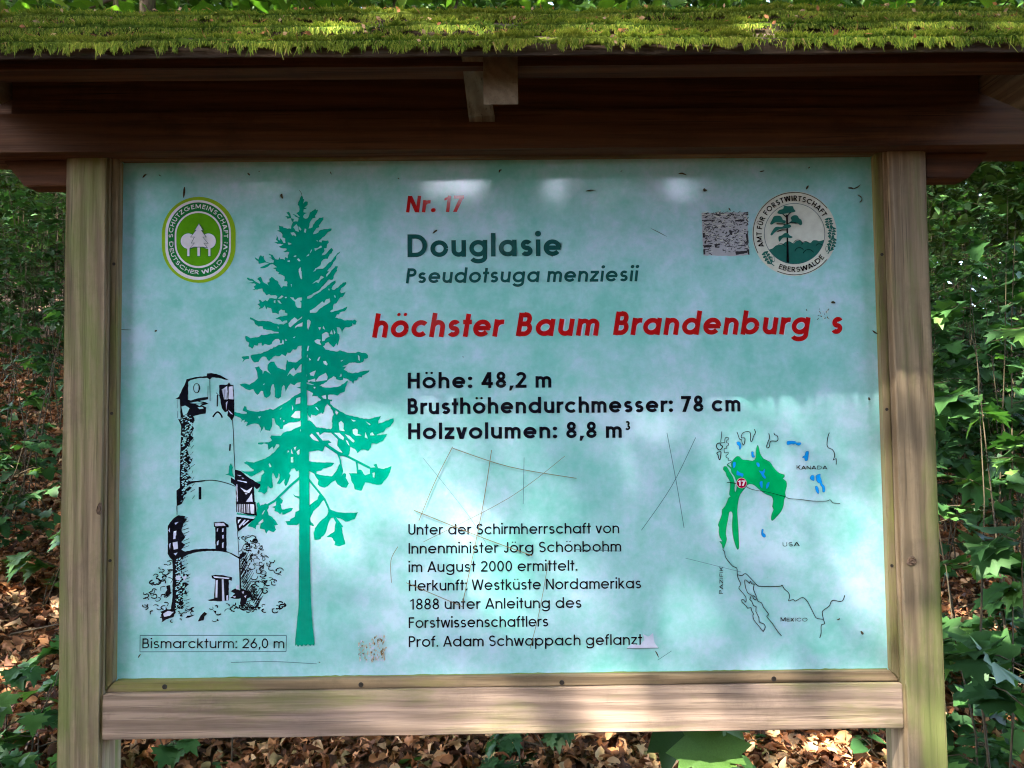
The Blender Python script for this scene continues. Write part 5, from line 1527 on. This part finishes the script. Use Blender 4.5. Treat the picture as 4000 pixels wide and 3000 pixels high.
# ------------------------------------------------------------------ unseen trees added left behind the camera, crowns shaped to dapple the board
def tree(name, base, h, r, parent_label, cat, leaves, proto, group=None, branches=14, mat='canopy', tint=None, lean=(0, 0)):
    t = empty(name, (0, 0, 0))
    tag(t, parent_label, cat, group)
    bx, by = base
    bz = float(ground_z(bx, by)) - 0.15
    top = Vector((bx + lean[0], by + lean[1], bz + h))
    path = []
    for k in range(9):
        s = k / 8
        path.append((Vector((bx + lean[0] * s ** 1.5 + 0.03 * math.sin(k * 2.1 + bx), by + lean[1] * s ** 1.5 + 0.03 * math.cos(k * 1.7), bz + h * s)), r * (1.25 if k == 0 else 1 - 0.75 * s)))
    V_, F_ = tube_arrays([path], 12)
    me = np_mesh('trunk', V_, F_, smooth=True)
    link('trunk', me, M['bark'], t)
    if leaves is not None and len(leaves):
        br = []
        idx = rng.choice(len(leaves), min(branches, len(leaves)), replace=False)
        for i in idx:
            e = Vector(leaves[i]); s = random.uniform(0.35, 0.92)
            zc = max(bz + 0.3 * h, min(e.z - 0.4, bz + h * 0.95))
            st_ = Vector((bx + lean[0] * ((zc - bz) / h) ** 1.5, by + lean[1] * ((zc - bz) / h) ** 1.5, zc))
            md = st_.lerp(e, 0.5) + Vector((random.uniform(-.2, .2), random.uniform(-.2, .2), 0.25))
            br.append([(st_, r * .30), (st_.lerp(md, .6), r * .2), (md, r * .15), (md.lerp(e, .6), r * .08), (e, 0.008)])
        V_, F_ = tube_arrays(br, 5)
        o_ = link('branches', np_mesh('branches', V_, F_, smooth=True), M['bark'], t); o_['kind'] = 'stuff'
        n_ = len(leaves)
        sz = rng.uniform(0.75, 1.3, n_)
        V_, F_, k = scatter(proto[0], leaves, rng.uniform(0, 6.28, n_), rng.normal(-.2, .5, n_), rng.normal(0, .5, n_), sz * proto[1])
        tn = np.repeat(np.clip(rng.normal(.5, .25, n_), 0, 1), k)
        me = np_mesh('crown', V_, F_, {'tint': tn}, smooth=False)
        o_ = link('crown', me, M[mat], t); o_['kind'] = 'stuff'
    return t


bases = [(-4.4, -3.4), (-6.8, -5.6), (-3.2, -7.8), (-8.8, -2.0)]
NL = 60000
tp_ = np.stack([rng.uniform(-5.5, 5.0, NL), rng.uniform(-1.4, 8.0, NL), rng.uniform(0.0, 2.5, NL)], 1)
Ld = rng.uniform(6.2, 9.5, NL)
pos = tp_ + Ld[:, None] * SUN + rng.normal(0, .1, (NL, 3))
# clump them a little so that the shade is uneven
cl = np.sin(pos[:, 0] * 2.3) * np.sin(pos[:, 1] * 2.1 + 1) * np.sin(pos[:, 2] * 2.7 + 2)
pos = pos[(cl > -0.30) | (rng.random(NL) < 0.5)]
sizes = 0.17
ok = ~in_light(pos, 0.10)
keep = ok | (rng.random(len(pos)) < np.where(in_light_far(pos), 0.14, 0.0)) | (rng.random(len(pos)) < np.where(in_light(pos, 0.06) & ~in_light_far(pos), 0.0, 0.0))
pos = pos[keep]
bb = np.array(bases)
NO = 44000      # unseen leaf roof added over the clearing to cut sky light on the board
po = np.stack([rng.uniform(-13, 13, NO), rng.uniform(-10, 11, NO), rng.uniform(7.0, 11.0, NO)], 1)
po = po[~in_light(po, 0.42)]
po = po[rng.random(len(po)) < 0.35 + 0.65 * (np.sin(po[:, 0] * 1.1 + 1) * np.sin(po[:, 1] * 1.3) > -.3)]
over = po
near = np.argmin(np.linalg.norm(pos[:, None, :2] - (bb + np.array([0.5, -0.5]))[None], axis=2), axis=1)
labs = ['nearest leafy beech behind the camera on the left', 'tall leafy beech further back on the left', 'leafy beech standing straight behind the camera', 'leafy beech far out on the left']
for i, b_ in enumerate(bases):
    tree('beech_tree', b_, 8.5, 0.16, labs[i], 'tree', pos[near == i], (leaf_proto(OVATE), sizes), 'trees around the camera', 22)

# unseen taller tree added: its fine leaves filter the sun reaching the board
NFI = 1900
ft_ = np.stack([rng.uniform(-.95, .95, NFI), np.zeros(NFI), rng.uniform(.895, 1.58, NFI)], 1)
ft2 = np.stack([rng.uniform(-1.3, 1.1, 3200), np.zeros(3200), rng.uniform(1.58, 1.85, 3200)], 1)
ft_ = np.concatenate([ft_, ft2[:420]])
a_, b_ = at(700 * 1.8083, 850 * 1.8083), at(1290 * 1.8083, 1440 * 1.8083)
d_ = (b_ - a_) / np.linalg.norm(b_ - a_)
off = np.linalg.norm((ft_ - a_) - ((ft_ - a_) @ d_)[:, None] * d_, axis=1)
ft_ = ft_[(off > 0.065) | (rng.random(len(ft_)) < 0.55)]
fine_ = ft_ + rng.uniform(10.5, 14.5, len(ft_))[:, None] * SUN
tree('beech_tree', (-6.2, -4.6), 12.0, 0.17, 'tallest slim beech with fine twigs to the left behind the camera', 'tree', fine_, (leaf_proto(QUADL), 0.062), 'trees around the camera', 30)
for i, (b_, lb_) in enumerate((((5.2, -5.0), 'tall beech with a wide crown to the right behind the camera'), ((-6.0, -7.5), 'tall beech with a wide crown to the left behind the camera'))):
    mk = (over[:, 0] > -0.5) == (i == 0)
    tree('beech_tree', b_, 8.8, 0.2, lb_, 'tree', over[mk], (leaf_proto(QUADL), 0.36), 'trees around the camera', 26)

# ------------------------------------------------------------------ forest behind the camera (seen only as reflections)
CM = np.array([CAM[0], -CAM[1], CAM[2]])      # camera mirrored in the panel
GAPS = [((985, 398), 62, 26), ((1190, 402), 20, 16), ((1462, 406), 34, 20)]


def refl_gap(P3):
    d = P3 - CM
    t = -CM[1] / d[:, 1]
    q = CM + d * t[:, None]
    out = np.zeros(len(P3), bool)
    for (px_, py_), rx_, ry_ in GAPS:
        c = at(px_ * 1.8083, py_ * 1.8083); s_ = 1.8083 * K
        out |= ((q[:, 0] - c[0]) / (rx_ * s_ + .012)) ** 2 + ((q[:, 2] - c[2]) / (ry_ * s_ + .012)) ** 2 < 1
        out |= (np.abs(q[:, 0] - c[0]) < rx_ * s_ * .8) & (q[:, 2] > c[2]) & (q[:, 2] < c[2] + 0.035)
    return out


back = [(-7.5, -12.0), (-4.4, -10.5), (-2.6, -13.0), (0.6, -11.5), (3.0, -12.5), (4.6, -10.0), (7.6, -11.5), (10.5, -9.0), (-11, -9.5)]
NB = 75000
pb = np.stack([rng.uniform(-13, 13, NB), rng.uniform(-14, -8.5, NB), 0.1 + 9.5 * rng.random(NB) ** 1.05], 1)
cl = np.sin(pb[:, 0] * 1.3) * np.sin(pb[:, 2] * 1.9 + 1) + 0.5 * np.sin(pb[:, 0] * 3.1 + pb[:, 2] * 2.2)
pb = pb[(cl > -0.35) | (rng.random(len(pb)) < .25)]
pb = np.concatenate([pb, np.stack([rng.uniform(-15, 15, 42000), rng.uniform(-14.5, -11, 42000), rng.uniform(0, 5.5, 42000)], 1)])
pb = pb[~refl_gap(pb)]
near = np.argmin(np.linalg.norm(pb[:, None, :2] - np.array(back)[None], axis=2), axis=1)
for i, b_ in enumerate(back):
    t = tree('beech_tree', b_, 11.0, random.uniform(.13, .22), 'leafy beech in the row behind the camera, number of trunks from left ' + str(i + 1), 'tree', pb[near == i], (leaf_proto(QUADL), 0.34), 'trees behind the camera', 10, 'shade')
    t['label'] = ['slim', 'tall', 'dense', 'straight', 'loose', 'bushy', 'broad', 'thick', 'dark'][i] + ' beech in the forest edge behind the camera'
    t['kind'] = 'thing'

# ------------------------------------------------------------------ trees beyond the board, seen over the roof
FT = [(28, 13.0, .10, 'slim trunk at the left end above the roof'), (255, 9.5, .135, 'left of the twin trunks above the mossy roof'), (315, 9.2, .165, 'broad grey trunk above the mossy roof'), (747, 12.5, .075, 'slim trunk left of the middle above the roof'),
      (853, 11.0, .075, 'pale slim trunk above the roof left of the middle rafter'), (977, 10.0, .12, 'dark trunk above the roof by the middle rafter'), (1318, 10.5, .13, 'trunk above the roof right of the middle rafter'), (1650, 13.0, .10, 'distant trunk above the right roof half')]
NF = 64000
fp_ = []
for d_ in range(NF):
    yy = random.uniform(10.5, 17)
    sx = random.uniform(-150, 2360)
    sy = random.uniform(-260, 150) if d_ % 2 else random.uniform(0, 560)
    if d_ % 2 == 0: sx = random.choice((random.uniform(-260, 160), random.uniform(1980, 2500)))
    fp_.append(at(sx * 1.8083, sy * 1.8083, yy))
fp_ = np.array(fp_)
cl = np.sin(fp_[:, 0] * 1.7) * np.sin(fp_[:, 2] * 2.3)
fp_ = fp_[(cl > -0.15) | (rng.random(NF) < .45)]
NT = 34000
hi = np.stack([rng.uniform(-16, 11, NT), rng.uniform(4, 16, NT), rng.uniform(11.5, 15.5, NT)], 1)  # unseen upper leaf layer added to shade the crowns below
fp_ = np.concatenate([fp_, hi])
tb = [at(s_[0] * 1.8083, 10, s_[1]) for s_ in FT]
near = np.argmin(np.abs(fp_[:, None, 0] / fp_[:, None, 1] - np.array([b[0] / b[1] for b in tb])[None]), axis=1)
for i, (sx, yy, r_, lb) in enumerate(FT):
    b = tb[i]
    tree('beech_tree', (b[0], yy), 10.5, r_, 'beech, ' + lb, 'tree', fp_[near == i], (leaf_proto(OVATE), 0.21), 'trees on the slope beyond the board', 10, 'shade')

NW = 34000
wx, wy = rng.uniform(-26, 26, NW), rng.uniform(17, 23, NW)
wp = np.stack([wx, wy, ground_z(wx, wy) + 10.0 * rng.random(NW)], 1)
V_, F_, k = scatter(leaf_proto(QUADL), wp, rng.uniform(0, 6.28, NW), rng.normal(-.2, .6, NW), rng.normal(0, .6, NW), rng.uniform(.35, .75, NW))
tag(link('distant_woods', np_mesh('distant_woods', V_, F_, {'tint': np.repeat(rng.random(NW), k)}), M['shade']), 'distant leafy forest closing the view beyond the slope', 'forest', kind='stuff')

# ------------------------------------------------------------------ leaf litter
NLt = 120000
lx, ly_ = rng.uniform(-5.5, 5.5, NLt), 0.4 + 7.0 * rng.random(NLt) ** 1.3
kp = (np.abs(lx) < 1.2 + 0.85 * (ly_ + 1.0))
lx, ly_ = lx[kp], ly_[kp]
n_ = len(lx)
lp = np.stack([lx, ly_, ground_z(lx, ly_) + rng.uniform(0.004, 0.05, n_)], 1)
V_, F_, k = scatter(leaf_proto(OVATE, 0.35, 0.5), lp, rng.uniform(0, 6.28, n_), rng.normal(0, .45, n_), rng.normal(0, .6, n_), rng.uniform(.022, .07, n_))
V_ += rng.normal(0, 0.0016, V_.shape)
o_ = link('leaf_litter', np_mesh('leaf_litter', V_, F_, {'tint': np.repeat(rng.random(n_) ** 1.25, k)}), M['litter'])
tag(o_, 'brown dead beech and maple leaves covering the forest floor', 'leaf litter', kind='stuff')
NM = 26000
lx, ly_ = rng.uniform(-5, 5, NM), 0.5 + 5.5 * rng.random(NM) ** 1.2
lp = np.stack([lx, ly_, ground_z(lx, ly_) + rng.uniform(0.015, 0.06, NM)], 1)
V_, F_, k = scatter(leaf_proto(MAPLE_S, 0.5, 1.1), lp, rng.uniform(0, 6.28, NM), rng.normal(0, .5, NM), rng.normal(0, .7, NM), rng.uniform(.028, .066, NM))
V_ += rng.normal(0, 0.0030, V_.shape)
o_ = link('leaf_litter', np_mesh('leaf_litter', V_, F_, {'tint': np.repeat(rng.random(NM) ** 1.35, k)}, smooth=False), M['litter'])
tag(o_, 'curled dead maple leaves lying on top of the beech litter', 'leaf litter', kind='stuff')
tw_ = []
for k in range(90):
    x_, y_ = random.uniform(-3, 3), random.uniform(1.0, 5)
    a_ = random.uniform(0, 6.28); L_ = random.uniform(.15, .6)
    z_ = float(ground_z(x_, y_)) + .05
    p0 = Vector((x_, y_, z_)); p1 = p0 + Vector((math.cos(a_), math.sin(a_), random.uniform(-.05, .25))) * L_
    tw_.append([(p0, .005), (p0.lerp(p1, .5) + Vector((0, 0, random.uniform(-.03, .03))), .004), (p1, .002)])
V_, F_ = tube_arrays(tw_, 5)
tag(link('fallen_twigs', np_mesh('fallen_twigs', V_, F_), M['twig']), 'thin dead twigs lying on the leaf litter', 'twigs', kind='stuff')


# ------------------------------------------------------------------ undergrowth
def sapling_points(x, y, h, spread, nst, nl, seed, layers=None, lean=None):
    """stems, leaf positions and yaws of a young maple: leaves stand in flat tiers on thin side shoots"""
    r_ = random.Random(seed)
    z0 = float(ground_z(x, y))
    stems, leaf = [], []
    for s in range(nst):
        a = r_.uniform(0, 6.28)
        top = Vector((x + math.cos(a) * spread * .5, y + math.sin(a) * spread * .5, z0 + h * r_.uniform(.8, 1)))
        if lean: top += Vector(lean)
        p0 = Vector((x + r_.uniform(-.05, .05), y + r_.uniform(-.05, .05), z0 - .03))
        m1 = p0.lerp(top, .4) + Vector((r_.uniform(-.05, .05), r_.uniform(-.05, .05), 0))
        stems.append([(p0, .0035 + .001 * h), (m1, .0028 + .0008 * h), (p0.lerp(top, .75), .0022), (top, .0014)])
        nt_ = max(2, int(nl / nst / 7))
        for q in range(nt_):
            t = 0.28 + 0.72 * (q + r_.random()) / nt_
            c = p0.lerp(m1, t / .4) if t < .4 else m1.lerp(top, (t - .4) / .6)
            b = r_.uniform(0, 6.28)
            L_ = spread * r_.uniform(.35, 1.0) * (1.15 - .5 * t)
            e = c + Vector((math.cos(b) * L_, math.sin(b) * L_, L_ * r_.uniform(-.1, .35)))
            stems.append([(c, .003), (c.lerp(e, .5) + Vector((0, 0, .02)), .0025), (e, .0015)])
            for w in range(7):
                tt = 0.25 + .75 * (w + r_.random()) / 7
                pp = c.lerp(e, tt) + Vector((r_.uniform(-.03, .03), r_.uniform(-.03, .03), r_.uniform(-.02, .03)))
                leaf.append((pp, b + (1.1 if w % 2 else -1.1) + r_.uniform(-.5, .5) - math.pi / 2, r_.gauss(-.22, .28), r_.gauss(0, .3)))
    return stems, leaf


def mass(name, label, spots, size, proto, cat='undergrowth', tint_mu=.42, tint_sd=.22):
    st_, lf = [], []
    for i, (x, y, h, sp, ns, nl) in enumerate(spots):
        a, b = sapling_points(x, y, h, sp, ns, nl, i * 7 + int(abs(x) * 100))
        st_ += a; lf += b
    pos_ = np.array([tuple(l[0]) for l in lf]); n_ = len(pos_)
    V_, F_, k = scatter(proto, pos_, np.array([l[1] for l in lf]), np.array([l[2] for l in lf]), np.array([l[3] for l in lf]), size * rng.uniform(.55, 1.2, n_))
    t = empty(name)
    tag(t, label, cat, kind='stuff')
    o1 = link('foliage', np_mesh('foliage', V_, F_, {'tint': np.repeat(np.clip(rng.normal(tint_mu, tint_sd, n_), 0, 1), k)}), M['leaf'], t); o1['kind'] = 'stuff'
    V_, F_ = tube_arrays(st_, 4)
    o2 = link('stems', np_mesh('stems', V_, F_), M['twig'], t); o2['kind'] = 'stuff'


spL, spR, spC = [], [], []
rr_ = random.Random(3)
for k in range(120):      # left slope
    y = rr_.uniform(2.4, 8.5) if k % 3 else rr_.uniform(4.0, 8.5); x = -(y + 1.37) * rr_.uniform(.42, .95)
    spL.append((x, y, rr_.uniform(.25, .8) if y < 4.2 else rr_.uniform(.5, 1.5), rr_.uniform(.25, .5), 2, int(rr_.uniform(42, 80))))
for k in range(70):      # taller bushes high on the slope
    y = rr_.uniform(5.5, 10); x = rr_.choice((-1, 1)) * (y + 1.37) * rr_.uniform(.40, .95)
    (spL if x < 0 else spR).append((x, y, rr_.uniform(1.6, 3.2), rr_.uniform(.5, .9), 3, int(rr_.uniform(110, 190))))
for k in range(95):      # right side thicket
    y = rr_.uniform(1.7, 6.5); x = (y + 1.37) * rr_.uniform(.50, .95)
    spR.append((x, y, rr_.uniform(1.0, 2.2) if y > 2.4 else rr_.uniform(.2, .5), rr_.uniform(.3, .6), 2, int(rr_.uniform(60, 120))))
for k in range(60):      # low seedlings under and beyond the board
    y = rr_.uniform(1.2, 5.5); x = rr_.uniform(-.55, .6) * (y + 1.37)
    spC.append((x, y, rr_.uniform(.10, .35), rr_.uniform(.08, .22), 1, int(rr_.uniform(10, 24))))
for k in range(45):
    y = rr_.uniform(4.5, 9.5); x = rr_.uniform(-.55, .55) * (y + 1.37)
    spC.append((x, y, rr_.uniform(.5, 2.4), rr_.uniform(.4, .8), 2, int(rr_.uniform(50, 110))))
mass('undergrowth', 'dense green bushes climbing the slope left of the board', spL, .088, leaf_proto(MAPLE_S), tint_mu=.33)
mass('undergrowth', 'dark maple thicket right of the board', spR, .115, leaf_proto(MAPLE_S), tint_mu=.36)
mass('undergrowth', 'low green seedlings in the litter below and beyond the board', spC, .085, leaf_proto(OVATE), tint_mu=.4)

# saplings one can pick out: every leaf its own part
leaf_meshes = []
for v_ in range(4):
    V0, F0 = leaf_proto(MAPLE, .16 + .05 * v_, .25 + .08 * v_)
    V0[:, 2] += np.sin(V0[:, 0] * 9 + v_) * .02
    leaf_meshes.append([])
    for tnt in (.30, .55, .85):
        me = np_mesh('leaf', V0, F0, {'tint': np.full(len(V0), tnt)}, smooth=True)
        me.materials.append(M['leaf']); leaf_meshes[-1].append(me)
NS = 0


def sapling(label, x, y, h, sp, ns, nl, size, seed, tints=(0, 1), lean=None, extra=()):
    t = empty('maple_sapling', (x, y, float(ground_z(x, y))))
    tag(t, label, 'sapling', 'maple saplings around the board')
    st_, lf = sapling_points(x, y, h, sp, ns, nl, seed, lean=lean)
    o0 = Vector(t.location)
    st_ = [[(p - o0, r) for p, r in s] for s in st_]
    V_, F_ = tube_arrays(st_, 5)
    link('stem', np_mesh('stem', V_, F_, smooth=True), M['twig'], t)
    for p, yw, pt, rl in lf:
        me = random.choice(leaf_meshes)[random.choice(tints)]
        o = bpy.data.objects.new('leaf', me); COL.objects.link(o); o.parent = t
        o.location = p - o0
        o.rotation_euler = (pt, rl, yw)
        s = size * random.uniform(.65, 1.2); o.scale = (s, s, s)
    for p, rot, s, v, tn in extra:
        o = bpy.data.objects.new('leaf', leaf_meshes[v][tn]); COL.objects.link(o); o.parent = t
        o.location = Vector(p) - o0; o.rotation_euler = rot; o.scale = (s, s, s)
    return t


def S_(label, px_, py_, Y, h, sp, ns, nl, size, seed, tints=(0, 1), lean=None, extra=()):
    p = at(px_ * 1.8083, py_ * 1.8083, Y)
    return sapling(label, float(p[0]), Y, h, sp, ns, nl, size, seed, tints, lean, extra)


S_('maple sapling with large dark leaves just right of the right post at mid height', 2120, 900, 1.0, 1.75, .30, 2, 42, .15, 21)
S_('maple sapling reaching up under the right end of the roof', 2190, 600, 1.7, 2.3, .45, 2, 56, .14, 22, (0, 1, 2))
S_('maple sapling with bright sunlit leaves low beside the right post', 2100, 1150, 1.25, 1.15, .26, 2, 42, .115, 23, (1, 2, 2))
S_('low dark green seedling in the right bottom corner', 2110, 1540, 1.35, .32, .22, 2, 42, .095, 24, (0, 0, 1))
S_('seedling at the right frame edge above the sunlit litter', 2195, 1330, 1.9, .62, .25, 2, 28, .12, 25, (0, 1))
S_('broad leaved seedling at the left edge beside the left post', 60, 1290, 1.6, .55, .26, 2, 42, .125, 26, (1, 1, 2))
S_('seedling with pointed leaves in the left bottom corner', 70, 1540, 1.35, .35, .22, 2, 35, .115, 27, (1, 1, 2))
S_('pale seedling on the slope left of the left post', 95, 1110, 2.6, .45, .30, 2, 42, .13, 28, (1, 2))
S_('small seedling under the left part of the bottom rail', 370, 1630, 1.7, .22, .18, 1, 14, .11, 29, (1, 1))
S_('dark seedling under the middle of the bottom rail', 1180, 1640, 1.5, .26, .24, 2, 28, .09, 30, (0, 0))
S_('dark seedling with round leaves under the rail left of the big leaf', 1010, 1650, 1.3, .20, .20, 1, 14, .09, 31, (0, 0))
S_('upright leafy sapling at the far left under the roof end', 50, 560, 3.4, 1.7, .5, 3, 63, .12, 32, (0, 1, 2))
# the big leaf right under the rail
big_t = sapling('young maple with one very large light green leaf right under the bottom rail', 0.43, 0.16, .84, .05, 1, 0, .15, 40, (1,),
                extra=[((0.372, 0.050, 0.912), (math.radians(-62), math.radians(3), math.radians(183)), .145, 0, 2),
                       ((0.425, 0.075, 0.925), (math.radians(-55), math.radians(-8), math.radians(212)), .085, 1, 2),
                       ((0.34, 0.12, 0.925), (math.radians(-50), math.radians(-8), math.radians(160)), .14, 2, 0)])
M['vein'] = plain('leaf_vein', (0.26, 0.36, 0.12), 0.5, 0.3)
for lf_ in [c for c in big_t.children if c.name.startswith('leaf')][:2]:
    V, F = [], []
    for tip in ((0, .97), (.50, .29), (-.50, .29), (.27, .70), (-.27, .70), (.30, 0), (-.30, 0)):
        a = Vector((0, .02, 0)); b = Vector((tip[0], tip[1], 0)); d = (b - a).normalized(); n = Vector((-d.y, d.x, 0)) * .006
        q = len(V)
        for t in range(6):
            p = a.lerp(b, t / 5)
            z = .16 * abs(p.x) - .25 * (p.y - .2) ** 2 + math.sin(p.x * 9) * .02 + .008
            for sg in (-1, 1):
                v = p + n * sg * (1 - .12 * t); V.append((v.x, v.y, z))
        for t in range(5): F.append((q + 2 * t, q + 2 * t + 1, q + 2 * t + 3, q + 2 * t + 2))
    link('vein', np_mesh('vein', V, F), M['vein'], lf_)
